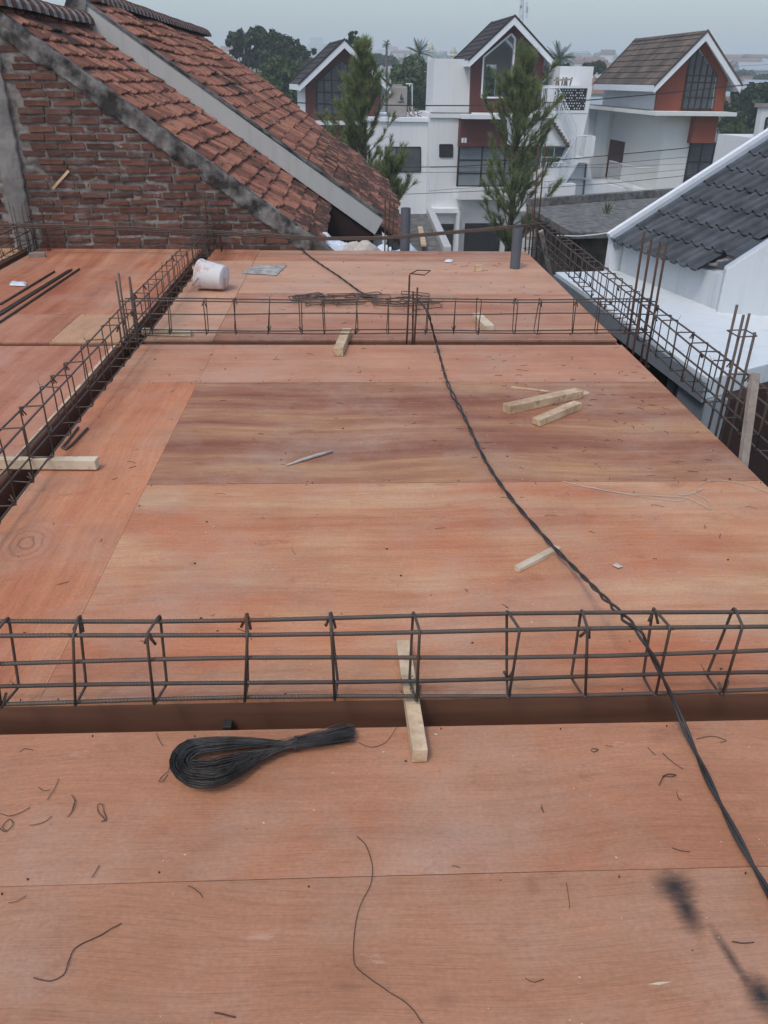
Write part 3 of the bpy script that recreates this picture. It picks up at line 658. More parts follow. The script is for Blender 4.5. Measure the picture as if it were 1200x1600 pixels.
# twisted cable
cab = [(462,372,.06),(470,388,.015),(490,405,.012),(530,432,.012),(570,460,.02),(600,467,.05),(630,465,.12),(652,469,.24),(668,488,.272),(676,515,.14),(684,545,.012),(700,600,.012),(725,650,.012),(760,722,.012),(800,780,.012),(850,838,.014),(868,858,.028),(900,890,.05),(945,935,.16),(985,975,.275),(1000,990,.285),(1022,1030,.21),(1050,1090,.08),(1080,1160,.014),(1120,1245,.012),(1170,1340,.012),(1202,1396,.012),(1260,1500,.012)]
def cable():
    pts = [onz(*a) for a in cab]; den = []
    for k_ in range(len(pts)-1):
        p0, p1, p2, p3 = pts[max(k_-1, 0)], pts[k_], pts[k_+1], pts[min(k_+2, len(pts)-1)]
        n = max(3, int((p2-p1).length/.012))
        for i in range(n):
            s_ = i/n; den.append(.5*((2*p1)+(p2-p0)*s_+(2*p0-5*p1+4*p2-p3)*s_*s_+(3*p1-p0-3*p2+p3)*s_**3))
    t = empty('twisted_cable', onz(725, 650), 'black twisted power cable running the length of the deck over both cross cages', 'cable')
    for s_ in (0, math.pi):
        L_ = 0; path = []
        for i, p in enumerate(den):
            if i: L_ += (p-den[i-1]).length
            tt = (den[min(i+1, len(den)-1)]-den[max(i-1, 0)]).normalized(); a = tt.cross(Vector((0,0,1))).normalized(); b = a.cross(tt)
            ph = 2*math.pi*L_/.27 + 2.2*math.sin(L_*1.9)
            sp_ = .0042*(1+1.3*max(0, math.sin(L_*2.7+.6))**4)
            q_ = p + a*math.cos(ph+s_)*sp_ + b*math.sin(ph+s_)*.0036; q_.z = max(q_.z, .0045); path.append(q_)
        link('strand', MB().tube(path, .0038, 7), M['cable'], t, smooth=True)
cable()

# pale string and wire clippings
def wiggle(px_pts, r, mat, name, label, cat, grp=None, z=.003):
    pts = [onz(x, y, z) for x, y in px_pts]; den = []
    for k_ in range(len(pts)-1):
        p0, p1, p2, p3 = pts[max(k_-1, 0)], pts[k_], pts[k_+1], pts[min(k_+2, len(pts)-1)]
        for i in range(5):
            s_ = i/5; den.append(.5*((2*p1)+(p2-p0)*s_+(2*p0-5*p1+4*p2-p3)*s_*s_+(3*p1-p0-3*p2+p3)*s_**3))
    den.append(pts[-1])
    den = [p+Vector((0, 0, abs(noise.noise(p*30))*z*1.5)) for p in den]
    o = link(name, MB().tube(den, r, 4), mat, smooth=True); T(o, label, cat, grp); return recenter(o)
strm = simple('string', (.55,.48,.40,1), None, 1, .9)
wiggle([(878,752),(900,757),(940,765),(985,772),(1030,775),(1070,778),(1095,788),(1110,796),(1106,782),(1085,770),(1098,764),(1080,772),(1060,774)], .0014, strm, 'string', 'tangled pale string lying along the seam on the right', 'string')
wiggle([(1090,760),(1110,751),(1140,752),(1165,757),(1200,769),(1230,780)], .0013, strm, 'string', 'pale string end running off the right side of the deck', 'string')
wiggle([(890,757),(960,769),(1010,777),(1060,783),(1075,776)], .0010, strm, 'string', 'thinner strand of pale string beside the tangle on the right', 'string')
GW = 'wire clippings strewn on the nearest sheets'
wl = [
 ([(558,1307),(572,1322),(580,1345),(582,1362),(578,1385),(565,1410),(556,1440),(552,1490),(560,1515),(600,1545),(640,1572),(660,1600)], .0013, 'long thin curving wire in the lower middle, running off the bottom'),
 ([(190,1443),(160,1460),(120,1480),(108,1500),(100,1522),(78,1533),(52,1528)], .0016, 'bent brown wire lying at the lower left'),
 ([(92,1217),(84,1235),(74,1250)], .0012, 'short slanted wire near the left edge, beside two knotted ones'),
 ([(60,1230),(68,1236),(78,1234)], .0010, 'tiny curved wire left of the slanted one'),
 ([(0,1272),(15,1275),(32,1270),(47,1262)], .0012, 'curved wire touching the left edge of the picture'),
 ([(-5,1290),(8,1300),(20,1288),(14,1280),(4,1292),(10,1299)], .0014, 'knotted wire at the left edge'),
 ([(112,1243),(117,1252),(114,1265),(106,1277),(112,1268),(118,1250)], .0014, 'doubled wire clipping between the slanted wire and the looped one'),
 ([(165,1283),(160,1276),(153,1268),(153,1258),(160,1258),(162,1268),(166,1280),(158,1284)], .0015, 'small looped wire left of centre on the soot stained sheet side'),
 ([(30,1176),(38,1170),(52,1172)], .0012, 'small hooked wire at the upper left of the front sheet'),
 ([(244,1145),(248,1156),(255,1166)], .0010, 'fine wire just left of the coil'),
 ([(560,1160),(575,1167),(590,1166),(605,1158),(620,1136)], .0010, 'fine curved wire between the coil tail and the stick'),
 ([(1088,1155),(1110,1151),(1135,1157),(1125,1160)], .0012, 'curly wire right of the cable on the front sheet'),
 ([(1035,1177),(1050,1190),(1067,1202)], .0012, 'straight wire crossing towards the cable'),
 ([(1012,1168),(1024,1180)], .0012, 'very short wire left of the straight wire by the cable'),
 ([(1035,1213),(1045,1210),(1056,1211),(1050,1214),(1037,1214),(1030,1228)], .0018, 'dark knotted clipping below the straight wire by the cable'),
 ([(155,1352),(150,1362),(144,1371)], .0014, 'short wire at the seam on the left'),
 ([(846,1258),(848,1266),(850,1270),(845,1262)], .0014, 'tiny twisted clipping right of centre'),
 ([(925,1170),(935,1172),(927,1175),(923,1171)], .0014, 'tiny bent clipping near the front trough, right part'),
 ([(335,1582),(352,1586),(368,1590)], .0022, 'brown nail at the bottom edge'),
 ([(1143,1472),(1160,1474),(1178,1473)], .0018, 'brown nail above the lower right soot stain'),
 ([(885,1380),(888,1400),(890,1420)], .0010, 'faint upright wire right of centre on the nearest sheet'),
 ([(1050,1325),(1065,1330),(1078,1332)], .0012, 'small wire beside the cable above the seam'),
 ([(1057,1237),(1060,1247),(1064,1251)], .0012, 'tiny hooked wire below the knotted clipping'),
]
for pp, r, lb in wl: wiggle(pp, r*.66, M['scrap'], 'wire_clipping', lb, 'wire clipping', GW)
# countless tiny clippings and crumbs on the whole deck
mb = MB(); rs = random.Random(21)
def onwood(x, y): return (-1.28 < x < 1.68 and (y < 1.46 or 1.62 < y < 4.74 or 4.88 < y < 7.78)) or (-2.9 < x < -1.45 and 2 < y < 7.7)
n = 0
while n < 210:
    if rs.random() < .35: x, y = rs.uniform(.5, 1.65), rs.uniform(2.6, 4.6)
    else: x, y = rs.uniform(-1.25, 1.65), rs.uniform(.75, 7.7)
    if not onwood(x, y): continue
    n += 1; an = rs.gauss(0, .6); L_ = rs.uniform(.012, .05) ; cv = rs.uniform(-.8, .8); pts = []
    p = Vector((x, y, .002))
    for i in range(5):
        pts.append(p.copy()); p = p + Vector((math.cos(an), math.sin(an), rs.uniform(-.03,.08)))*L_/4; p.z = max(p.z, .0015); an += cv*rs.uniform(.2,1.2)
    if all(onwood(q_.x, q_.y) for q_ in pts): mb.tube(pts, rs.uniform(.0005, .0009)*(1+y*.12), 3)
for _ in range(110):
    x, y = rs.uniform(-1.25, 1.65), rs.uniform(.75, 7.5)
    if not onwood(x, y): continue
    s_ = rs.uniform(.0012, .003)*(1+y*.1); mb.box((x-s_, y-s_*.6, .0005), (x+s_, y+s_*.6, s_*1.2))
T(link('debris', mb, M['scrap']), 'countless tiny wire clippings and crumbs scattered over the plywood deck', 'debris', kind='stuff')
mb = MB()
for _ in range(520):
    x, y = rs.uniform(-1.25, 1.65), rs.uniform(.75, 6)
    if not onwood(x, y): continue
    s_ = rs.uniform(.0008, .0022)*(1+y*.1); an = rs.uniform(0, 3); dx, dy = math.cos(an)*s_*rs.uniform(1,2.4), math.sin(an)*s_
    mb.add([(x-dx, y-dy, .001), (x+dy*.5, y-dx*.5, .0018), (x+dx, y+dy, .0022), (x-dy*.5, y+dx*.5, .0015)], [(0,1,2,3)])
T(link('sawdust', mb, M['stickw']), 'pale wood crumbs and sawdust specks scattered over the plywood deck', 'sawdust', kind='stuff')
#@@PART2
# ================================================================== left neighbour: brick gable, tiled roofs, white parapet
WY = 7.84
KS, BS = -.6998, -.1608            # roof slope line z = KS*x + BS
RX = -3.0                          # ridge
def zr(x): return KS*x+BS if x > RX else (KS*RX+BS)*2 - (KS*x+BS)
bw = empty('brick_house', (-2, WY, -.3), 'old brick gable house with terracotta roofs behind the far left of the deck', 'house')
# bricks
mb = MB(); rb = random.Random(5); row = 0; z = -.62; bh, bl, jt = .047, .228, .0205
while z < 1.9:
    x = -5.6 + (row % 2)*.11 + rb.uniform(-.03, .03)
    rz = rb.uniform(-.004, .004)
    while x < .35:
        L_ = bl*rb.uniform(.88, 1.06)*(1 if rb.random() > .1 else .5)
        xm = x+L_/2; lim = zr(x+L_*.6 if xm > RX else x+L_*.4)-.08+rb.uniform(-.02, .02)
        incol = -3.20 < xm < -2.90 and z > -.3
        zz = z+rz+.010*noise.noise(Vector((xm*1.3, row*.35, 0)))
        if z+bh < lim and not incol:
            y0 = WY-.004-rb.uniform(0, .014); j = lambda: rb.uniform(-.008, .008)
            h = bh*rb.uniform(.80, 1.14)
            mb.hexa([(x+j(),y0+j(),zz+j()*.7),(x+L_+j(),y0+j(),zz+j()*.7),(x+L_,WY+.05,zz),(x,WY+.05,zz),(x+j(),y0+j(),zz+h+j()*.7),(x+L_+j(),y0+j(),zz+h+j()*.7),(x+L_,WY+.05,zz+h),(x,WY+.05,zz+h)])
        x += L_+jt*rb.uniform(.6, 1.2)
    z += bh+jt; row += 1
link('bricks', mb, M['brick'], bw, bevel=.004)
# mortar backing, bumpy sheet following the gable
def mort(u, v):
    x = -5.6+5.95*u; top = zr(x)-.06; zz = -.7+(top+.7)*v
    return (x, WY+.006-.013*abs(noise.noise(Vector((x*11, zz*14, 0))))-.008*noise.noise(Vector((x*40, zz*45, 5))), zz)
link('mortar', MB().grid(mort, 420, 190), M['mortar'], bw, smooth=True)
link('wall_core', MB().prism([(-5.6,-.7),(.35,-.7),(.35,zr(.35)-.08),(RX,zr(RX)-.08),(-5.6,zr(-5.6)-.08)], [], lambda a, b: (a, WY+.02, b), (0,.12,0)), M['mortar'], bw)
# rough cement coping along the gable
def cop(sgn):
    def fn(u, v):
        x = RX + sgn*(3.30 if sgn > 0 else 2.4)*u
        a = v*2*math.pi; lw = .19+.05*noise.noise(Vector((x*3.1, 0, 1)))+.022*noise.noise(Vector((x*14, 0, 4)))
        yy = -.035-.03*max(0, math.cos(a)); 
        cx, cz = (math.cos(a), math.sin(a)); sx = max(-1, min(1, cx*1.5)); sz = max(-1, min(1, cz*1.5))
        pz = zr(x) - lw/2 + .03 + sz*lw/2; py = WY+.03 - sx*.055
        nn = noise.noise(Vector((x*9, pz*9, sx)))*.022+noise.noise(Vector((x*28, pz*28, sx*3)))*.018+noise.noise(Vector((x*60, pz*60, sx*3)))*.008
        return (x, py-nn, pz+nn*.7)
    return fn
for s_ in (1, -1): link('coping', MB().grid(cop(s_), 240, 28), M['cement'], bw, smooth=True)
def colf(u, v):
    z_ = -.35+(2.0)*v; a = u*math.pi
    return (-3.085+ (-.115*math.cos(a))*(1+.0*z_)+.012*noise.noise(Vector((z_*9, u*4, 3))), WY-.03*min(1, math.sin(a)*2.5)-.006*noise.noise(Vector((u*9, z_*14, 1)))-.0, z_)
def colf2(u, v):
    z_ = -.35+2.0*v
    prof = [(-.12, .03), (-.115, -.028), (-.05, -.033), (.05, -.033), (.115, -.028), (.12, .03)]
    i = min(4, int(u*5)); f = u*5-i; x = prof[i][0]*(1-f)+prof[i+1][0]*f; y = prof[i][1]*(1-f)+prof[i+1][1]*f
    e = abs(x) > .1
    return (-3.062+x*.81+(.022*noise.noise(Vector((z_*12, x*3, 3))) if e else 0), WY+y-.006*noise.noise(Vector((x*30, z_*14, 1))), z_)
link('column', MB().grid(colf2, 20, 120), M['column'], bw, smooth=True)
# tiles
def tiles(name, y0, y1, x0, x1, off, tw, tl, mats, seed, keep=lambda x, y: True, nrib=3, sag=.02):
    rg = random.Random(seed); sl = math.atan(-KS); dx = tl*math.cos(sl)
    bl_ = {m: MB() for m in mats}
    xx = x1; r_ = 0
    dn = Vector((math.cos(sl), 0, -math.sin(sl))); nr = Vector((math.sin(sl), 0, math.cos(sl)))
    while xx > x0:
        yy = y0 + rg.uniform(-.01, .01); rowx = xx
        while yy < y1:
            if keep(rowx, yy+tw/2):
                m = mats[0]
                if len(mats) > 1 and (rowx > -.55-.35*noise.noise(Vector((yy*2, 0, 0))) or noise.noise(Vector((rowx*.9, yy*.9, seed)))+rg.uniform(-.12,.12) > .32): m = mats[1]
                b = bl_[m]
                lift = rg.uniform(0, .014); skew = rg.uniform(-.012, .012); slip = rg.uniform(-.017, .017)+(.03 if rg.random() < .05 else 0)
                sg = sag*noise.noise(Vector((rowx*.9, yy*.7, seed)))*1.4
                P_ = Vector((rowx-dx, yy, KS*(rowx-dx)+BS+off)) + dn*slip
                nu = nrib*6; top = []; bot = []; lowb = []
                for i in range(nu+1):
                    u = i/nu; h = .021*abs(math.sin(math.pi*nrib*u))**.5 + (.016*math.exp(-((u-.9)/.08)**2))
                    side_ = Vector((0, 1, 0))*(tw*u*1.02)
                    top.append(P_ + side_ + nr*(h*.9+sg-.004))
                    lowb.append(P_ + side_ + Vector((0, skew*0, 0)) + dn*(tl*1.10) + nr*(h+.020+lift+sg) )
                    bot.append(lowb[-1]-nr*.016)
                n0 = len(b.v); b.v += top+lowb+bot; m_ = nu+1
                for i in range(nu):
                    b.f.append((n0+i, n0+i+1, n0+m_+i+1, n0+m_+i)); b.f.append((n0+m_+i, n0+m_+i+1, n0+2*m_+i+1, n0+2*m_+i))
                b.f.append((n0, n0+m_, n0+2*m_)); b.f.append((n0+nu, n0+m_+nu, n0+2*m_+nu))
            yy += tw
        xx -= dx; r_ += 1
    for m in mats:
        if bl_[m].v: link(name, bl_[m], M[m], bw)
FYn = 10.5
tiles('roof_tiles', WY+.09, FYn+.02, RX+.02, -.28, 0.0, .175, .18, ['terra', 'terraD'], 3, sag=.03)
FZ = 19.2
def keepfar(x, y): return not (x > .35 and y > 18.0+noise.noise(Vector((x*4, y, 0))))
OF = .24
tiles('roof_tiles', FYn+.16, FZ, RX+.02, .78, OF, .195, .21, ['terraF', 'terraD'], 4, keep=keepfar, sag=.05)
# roof decks below the tiles, other slopes
sl = math.atan(-KS)
def slope_slab(name, y0, y1, xr, xe, off, mat, t=.06):
    z0, z1 = KS*xr+BS+off-.02, KS*xe+BS+off-.02
    mb = MB().hexa([(xr,y0,z0-t),(xe,y0,z1-t),(xe,y1,z1-t),(xr,y1,z0-t),(xr,y0,z0),(xe,y0,z1),(xe,y1,z1),(xr,y1,z0)])
    return link(name, mb, mat, bw)
slope_slab('roof_underlay', WY+.145, FYn, RX, -.34, 0, M['void']); slope_slab('roof_underlay', FYn+.14, FZ-.4, RX, .72, OF, M['void'])
def back_slope(y0, y1, xr, zr_, mat):
    mb = MB().hexa([(xr-3,y0,zr_-2.1-.08),(xr,y0,zr_-.08),(xr,y1,zr_-.08),(xr-3,y1,zr_-2.1-.08),(xr-3,y0,zr_-2.1),(xr,y0,zr_),(xr,y1,zr_),(xr-3,y1,zr_-2.1)])
    link('rear_slope', mb, mat, bw)
back_slope(WY+.1, FYn, RX, zr(RX)+.01, M['terra']); back_slope(FYn+.16, FZ, RX, KS*(RX)+BS+OF, M['terraF'])
# ridges: half round caps with pale mortar joints
def ridge(y0, y1, x, z, r):
    mt = MB(); mm_ = MB(); y = y0; i = 0
    while y < y1:
        L_ = .235
        for (a, b, rr, dst) in ((0, .10, r*1.07, mt), (.10, .235, r, mm_)):
            pts = []
            for yy in (y+a, y+b):
                for k_ in range(9):
                    an = math.pi*(k_/8); pts.append((x+rr*math.cos(an)*1.15, yy, z-.05+rr*math.sin(an)*1.05+.015*noise.noise(Vector((0, yy, 1)))))
            n0 = len(dst.v); dst.v += [Vector(p) for p in pts]
            for k_ in range(8): dst.f.append((n0+k_, n0+k_+1, n0+9+k_+1, n0+9+k_))
            dst.f.append(tuple(n0+k_ for k_ in range(9))); dst.f.append(tuple(n0+9+k_ for k_ in range(9)))
        y += L_
    link('ridge_tiles', mt, M['ridget'], bw, smooth=False); link('ridge_mortar', mm_, M['ridgem'], bw)
ridge(WY-.02, FYn-.05, RX, zr(RX)+.05, .125); ridge(FYn+.3, FZ-.1, RX, KS*(RX)+BS+OF+.05, .13)
# white parapet between the two roofs
def at(Y): return lambda p: (ony(p[0], p[1], Y).x, ony(p[0], p[1], Y).z)
fp = [at(FYn)(p) for p in [(132,5),(300,126),(400,200),(500,271),(600,342),(586,367),(430,256),(300,162),(130,40)]]
link('white_parapet', MB().prism(fp, [], lambda a, b: (a, FYn, b), (0,.13,0)), M['fin'], bw, bevel=.006)
pk = [at(FYn)(p) for p in [(128,-30),(136,4),(131,42),(112,40),(100,14),(112,-30)]]
link('cement_peak', MB().prism(pk, [], lambda a, b: (a, FYn-.02, b), (0,.2,0)), M['cement'], bw)
link('parapet_cap', MB().add([(fp[i][0], FYn-.012+dy, fp[i][1]+dz) for i in (0, 4) for dy, dz in ((0,.0),(.155,.0),(.155,.03),(0,.03))], [(0,1,2,3),(4,5,6,7),(0,1,5,4),(1,2,6,5),(2,3,7,6),(3,0,4,7)]), M['cement'], bw)
# blackish brown wall below the parapet
link('dark_rear_wall', MB().prism([(-2.9,-1.2),(.30,-1.2),(.30,zr(.3)+.30),(-2.9,zr(-2.9)-.02)], [], lambda a, b: (a, FYn+.04, b), (0,.08,0)), M['void'], bw)
link('side_wall', MB().box((.25, FYn+.2, -7.19), (.42, 18.3, zr(.42)+OF-.12)), M['fin'], bw)
link('lower_wall', MB().box((-5.5, WY+.2, -7.19), (-.42, 18.3, -.25)), M['void'], bw)
link('eave_batten', MB().bar((-.27, WY+.1, zr(-.27)-.05), (-.27, FYn, zr(-.27)-.05), .03, .04), M['stickg'], bw)
o = link('wooden_lath', MB().bar(ony(107,267,WY-.025), ony(82,295,WY-.03), .022, .015, up=(0,-1,0)), M['stick']); T(o, 'short wooden lath stuck slanting on the brick wall', 'lath'); recenter(o)
# rubble and sheets just beyond the far edge
o = link('scaffold_ledge', MB().box((-.9, 7.97, -.34), (1.0, 9.2, -.30)), M['stickg']); T(o, 'narrow ledge beyond the far deck edge under the white sheets', 'ledge')
def heap(name, cx, cy, rx, ry, h, z0, seed, mat, label, cat, grp=None):
    def fn(u, v):
        a = u*2*math.pi; r = v
        hh = h*(1-r**3)*(.82+.35*noise.noise(Vector((cx+r*math.cos(a)*2.3, r*math.sin(a)*2.3, seed)))) + .09*noise.noise(Vector((r*math.cos(a)*5, r*math.sin(a)*5, seed)))*(1-r)
        return (cx+rx*r*math.cos(a)*(1+.15*noise.noise(Vector((math.cos(a)*2, math.sin(a)*2, seed)))), cy+ry*r*math.sin(a), z0+max(0, hh))
    o = link(name, MB().grid(fn, 26, 9), mat); T(o, label, cat, grp); return recenter(o)
heap('plastic_sheet', -.20, 8.45, .36, .35, .36, -.30, 1, M['tarp'], 'crumpled bluish white sheet at the foot of the roof, left one', 'plastic sheet')
heap('cement_sack', .10, 8.30, .34, .25, .33, -.30, 5, M['sack'], 'cream sack heaped between the two white sheets beyond the deck', 'sack')
heap('plastic_sheet', .46, 8.40, .36, .3, .27, -.30, 9, M['tarp'], 'bluish white sheet next to the thin rusty bars beyond the deck', 'plastic sheet')
heap('rubble_heap', -.62, 8.15, .2, .15, .33, -.30, 12, M['cement'], 'small heap of broken cement at the foot of the coping', 'rubble')

# ================================================================== right neighbour: pale slab, blue walls, dark tiled roof
rh = empty('grey_roof_house', (3, 7, -.3), 'pale blue house with a dark grey tiled roof and flat slab beside the deck', 'house')
ZS = -.3
A0 = Vector((2.758, 8.387, .03)); E0 = Vector((.233, -.9725, 0)); N0 = Vector((.9725, .233, 0)); RISE = .5765
up_ = (N0+Vector((0,0,RISE))).normalized(); NRM = (-E0).cross(up_).normalized()
if NRM.z < 0: NRM = -NRM
pn = lambda s_, t_, h=0: A0+E0*s_+(N0+Vector((0,0,RISE)))*t_+NRM*h
def roofst(px, py):
    q_ = onp(px, py, A0, NRM)-A0; return (q_.dot(E0), q_.dot(N0))
vA, vB = roofst(1100, 415), roofst(1192, 372)
# canopy slab
c1 = onz(868,425,ZS); c2 = onz(1108,592,ZS); c3 = onz(1200,568,ZS); far_r = onz(959,423,ZS)
ed = (c3-c2).normalized(); c3 = c2+ed*4; back = c1+Vector((5, 1.2, 0))
poly = [c1, c2, c3, Vector((7, 8.6, ZS)), far_r+N0*.02, ]
mb = MB(); n_ = len(poly); mb.v += [p.copy() for p in poly]+[p-Vector((0,0,.15)) for p in poly]
mb.f.append(tuple(range(n_))); mb.f.append(tuple(reversed(range(n_, 2*n_))))
for i in range(n_): mb.f.append((i, (i+1) % n_, n_+(i+1) % n_, n_+i))
link('slab', mb, M['slab'], rh, bevel=.008)
sdv = (c2-c1).normalized(); inw = Vector((-sdv.y, sdv.x, 0)); 
if inw.x < 0: inw = -inw
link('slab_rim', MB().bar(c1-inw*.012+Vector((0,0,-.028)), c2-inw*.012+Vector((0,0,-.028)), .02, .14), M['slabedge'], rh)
# main wall under the eave
w0 = onz(959,423,ZS); w1 = onz(1120,488,ZS)
def wallq(name, a, b, za, zb, zlo, t, mat):
    a, b = Vector(a), Vector(b); d = (b-a).normalized(); n = Vector((-d.y, d.x, 0)); n = n if n.x > 0 or n.y > 0 else -n
    if n.x < 0: n = -n
    mb = MB().hexa([(a.x,a.y,zlo),(b.x,b.y,zlo),(b.x+n.x*t,b.y+n.y*t,zlo),(a.x+n.x*t,a.y+n.y*t,zlo),(a.x,a.y,za),(b.x,b.y,zb),(b.x+n.x*t,b.y+n.y*t,zb),(a.x+n.x*t,a.y+n.y*t,za)])
    return link(name, mb, mat, rh)
wl_ = w1+(w1-w0)*.0
wallq('wall', w0+Vector((.06,-.02,0)), w1+Vector((.05,0,0)), -.02, .0, ZS-.1, .15, M['blue'])
# far gable end wall, white edge
gw = [(0, -.6), (0, .03), (3.6, .03+RISE*3.6), (3.6, -.6)]
link('gable_wall', MB().prism(gw, [], lambda a, b: (A0.x+N0.x*(a-.03), A0.y+N0.y*(a-.03), b), -E0*.10), M['fasc'], rh)
# wing wall below the valley
q0 = w1; q1 = onz(1200,494,ZS); dv = (q1-q0).normalized(); nw = Vector((dv.y, -dv.x, 0))
t0 = onp(1128,421,q0,nw); t1 = onp(1187,383,q0,nw); sl_ = (t1.z-t0.z)/((t1-t0).to_2d().length)
L_ = 2.6; wp = [(0,ZS-.1),(L_,ZS-.1),(L_,t0.z+sl_*L_),(0,t0.z-.0)]
link('wing_wall', MB().prism(wp, [], lambda a, b: (q0.x+dv.x*a, q0.y+dv.y*a, b), Vector((-nw.x,-nw.y,0))*.15), M['blue'], rh, bevel=.01)
def wfn(a, b, off=0): return Vector((q0.x+dv.x*a+nw.x*off, q0.y+dv.y*a+nw.y*off, b))
# second roof over the wing
mb = MB(); 
link('wing_roof', MB().prism([(.45, t0.z+sl_*.45+.0), (L_, t0.z+sl_*L_+.0), (L_, t0.z+sl_*L_+.05), (.45, t0.z+sl_*.45+.05)], [], lambda a, b: wfn(a, b, .03), Vector((-nw.x,-nw.y,0))*1.3), M['dtile'], rh)
# tile field
def dt():
    b = MB(); rg = random.Random(6); TL = .27; slen = math.sqrt(1+RISE*RISE); dt_ = TL/slen; tw = .155; rows = int(3.8/dt_)
    for r_ in range(rows):
        t0_ = -.05 + r_*dt_; s = .085
        while s < 4.4:
            # valley: tiles only left of the line vA-vB
            lim = vA[0] + (vB[0]-vA[0])*((t0_-vA[1])/(vB[1]-vA[1])) 
            if s + tw*.4 > lim + .10+rg.uniform(-.03,.04): break
            lift = rg.uniform(0, .004); sk = rg.uniform(-.004, .004); nu = 18; top = []; low = []; bt = []
            for i in range(nu+1):
                u = i/nu; h = (.036*math.sin(math.pi*u/.36)**.5 if 0 < u < .36 else (-.006*math.sin(math.pi*(u-.36)/.64) if u >= .36 else -.012))
                ss = s+tw*u*.955
                top.append(pn(ss, t0_+dt_*1.02, h*.9+.004)); low.append(pn(ss+sk, t0_-.014, h+.023+lift)); bt.append(pn(ss+sk, t0_-.014, h+.004+lift))
            n0 = len(b.v); b.v += top+low+bt; m_ = nu+1
            for i in range(nu):
                b.f.append((n0+i, n0+i+1, n0+m_+i+1, n0+m_+i)); b.f.append((n0+m_+i, n0+m_+i+1, n0+2*m_+i+1, n0+2*m_+i))
            s += tw
    link('roof_tiles', b, M['dtile'], rh)
dt()
vt = lambda t_: vA[0] + (vB[0]-vA[0])*((t_-vA[1])/(vB[1]-vA[1]))
link('roof_deck', MB().add([pn(0,-.02,-.03), pn(vt(-.02)-.03,-.02,-.03), pn(vt(3.6)-.03,3.6,-.03), pn(0,3.6,-.03), pn(0,-.02,-.0), pn(vt(-.02)-.03,-.02,0), pn(vt(3.6)-.03,3.6,0), pn(0,3.6,0)], [(3,2,1,0),(4,5,6,7),(0,1,5,4),(1,2,6,5),(2,3,7,6),(3,0,4,7)]), M['frame'], rh)
link('battens', MB().bar(pn(vA[0]-.35,-.0,.0)-Vector((0,0,.02)), pn(vA[0]+.05,.10,.0)-Vector((0,0,.02)), .03, .02).bar(pn(vA[0]-.2,.02,0)-Vector((0,0,.03)), pn(vA[0]+.12,.22,0)-Vector((0,0,.03)), .03, .02), M['stickg'], rh)
# raised white fascia along the far gable, dark flashing beside it
def strip(s0, s1, h0, h1, mat, nm, t0_=-.05, t1_=3.7):
    p = [pn(s0,t0_,h0),pn(s1,t0_,h0),pn(s1,t1_,h0),pn(s0,t1_,h0),pn(s0,t0_,h1),pn(s1,t0_,h1),pn(s1,t1_,h1),pn(s0,t1_,h1)]
    link(nm, MB().hexa(p), mat, rh)
strip(-.055, .0, -.12, .085, M['fasc'], 'white_fascia'); strip(.001, .085, .0, .045, M['darkwall'] if False else M['slabedge'], 'flashing')
# storey below: dark brown walls and grey piers
e0 = c1+inw*.18; e1 = c2+inw*.18
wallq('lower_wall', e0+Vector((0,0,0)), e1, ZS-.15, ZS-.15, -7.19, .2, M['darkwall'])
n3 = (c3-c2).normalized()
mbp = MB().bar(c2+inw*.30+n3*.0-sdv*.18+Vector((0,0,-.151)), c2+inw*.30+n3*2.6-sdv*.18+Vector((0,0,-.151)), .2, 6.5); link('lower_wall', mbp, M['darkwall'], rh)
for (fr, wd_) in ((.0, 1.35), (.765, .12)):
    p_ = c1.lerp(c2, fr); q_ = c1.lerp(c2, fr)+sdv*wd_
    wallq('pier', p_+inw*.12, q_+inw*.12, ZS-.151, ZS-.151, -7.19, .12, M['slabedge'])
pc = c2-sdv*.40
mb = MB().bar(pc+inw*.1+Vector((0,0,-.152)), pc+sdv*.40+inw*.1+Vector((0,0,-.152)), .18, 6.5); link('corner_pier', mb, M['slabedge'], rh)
o = link('power_lead', MB().tube([ony(870,368,8.6), ony(905,369,8.5), ony(935,366,8.45), ony(958,362,8.40)], .006, 5), M['rail'], smooth=True); T(o, 'thin pale lead running to the corner of the grey tiled roof', 'cable'); recenter(o)

# old flat concrete roof
fr_ = empty('flat_roof_building', (5, 17, -7.19), 'low building with a rough grey flat roof behind the grey tiled house', 'building')
za = -.9
c = [onz(895,363,za), onz(1100,352,za), onz(1100,305,za), onz(823,322,za)]
mb = MB(); c = [c[0], c[1]+Vector((2,0,0)), c[2]+Vector((3,2,0)), c[3]]
mb.hexa([p-Vector((0,0,.12)) for p in c]+c); link('roof_slab', mb, M['oldconc'], fr_, bevel=.01)
ins = [c[0]+Vector((.25,.25,0)), c[1]+Vector((-.25,.25,0)), c[2]+Vector((-.3,-.2,0)), c[3]+Vector((.25,-.2,0))]
link('wall', MB().hexa([Vector((p.x,p.y,-7.19)) for p in ins]+[Vector((p.x,p.y,za-.12)) for p in ins]), M['oldwall'], fr_)
pb = c[3]; pe = c[2]
link('parapet', MB().bar(pb+Vector((0,-.1,.16)), pe+Vector((0,-.1,.16)), .15, .159), M['oldconc'], fr_, bevel=.01)
mb = MB(); rs = random.Random(3)
o = empty('weed', onz(948,335,za), 'small weed growing out of the grey flat roof', 'plant')
for _ in range(20):
    p = onz(948,335,za)+Vector((rs.uniform(-.04,.04), rs.uniform(-.04,.04), 0)); d = Vector((rs.uniform(-.10,.10), rs.uniform(-.06,.06), rs.uniform(.08,.30)))
    mb.add([p, p+d*.6+Vector((.008,0,0)), p+d, p+d*.6-Vector((.008,0,0))], [(0,1,2,3)])
link('leaves', mb, M['leafm'], o)
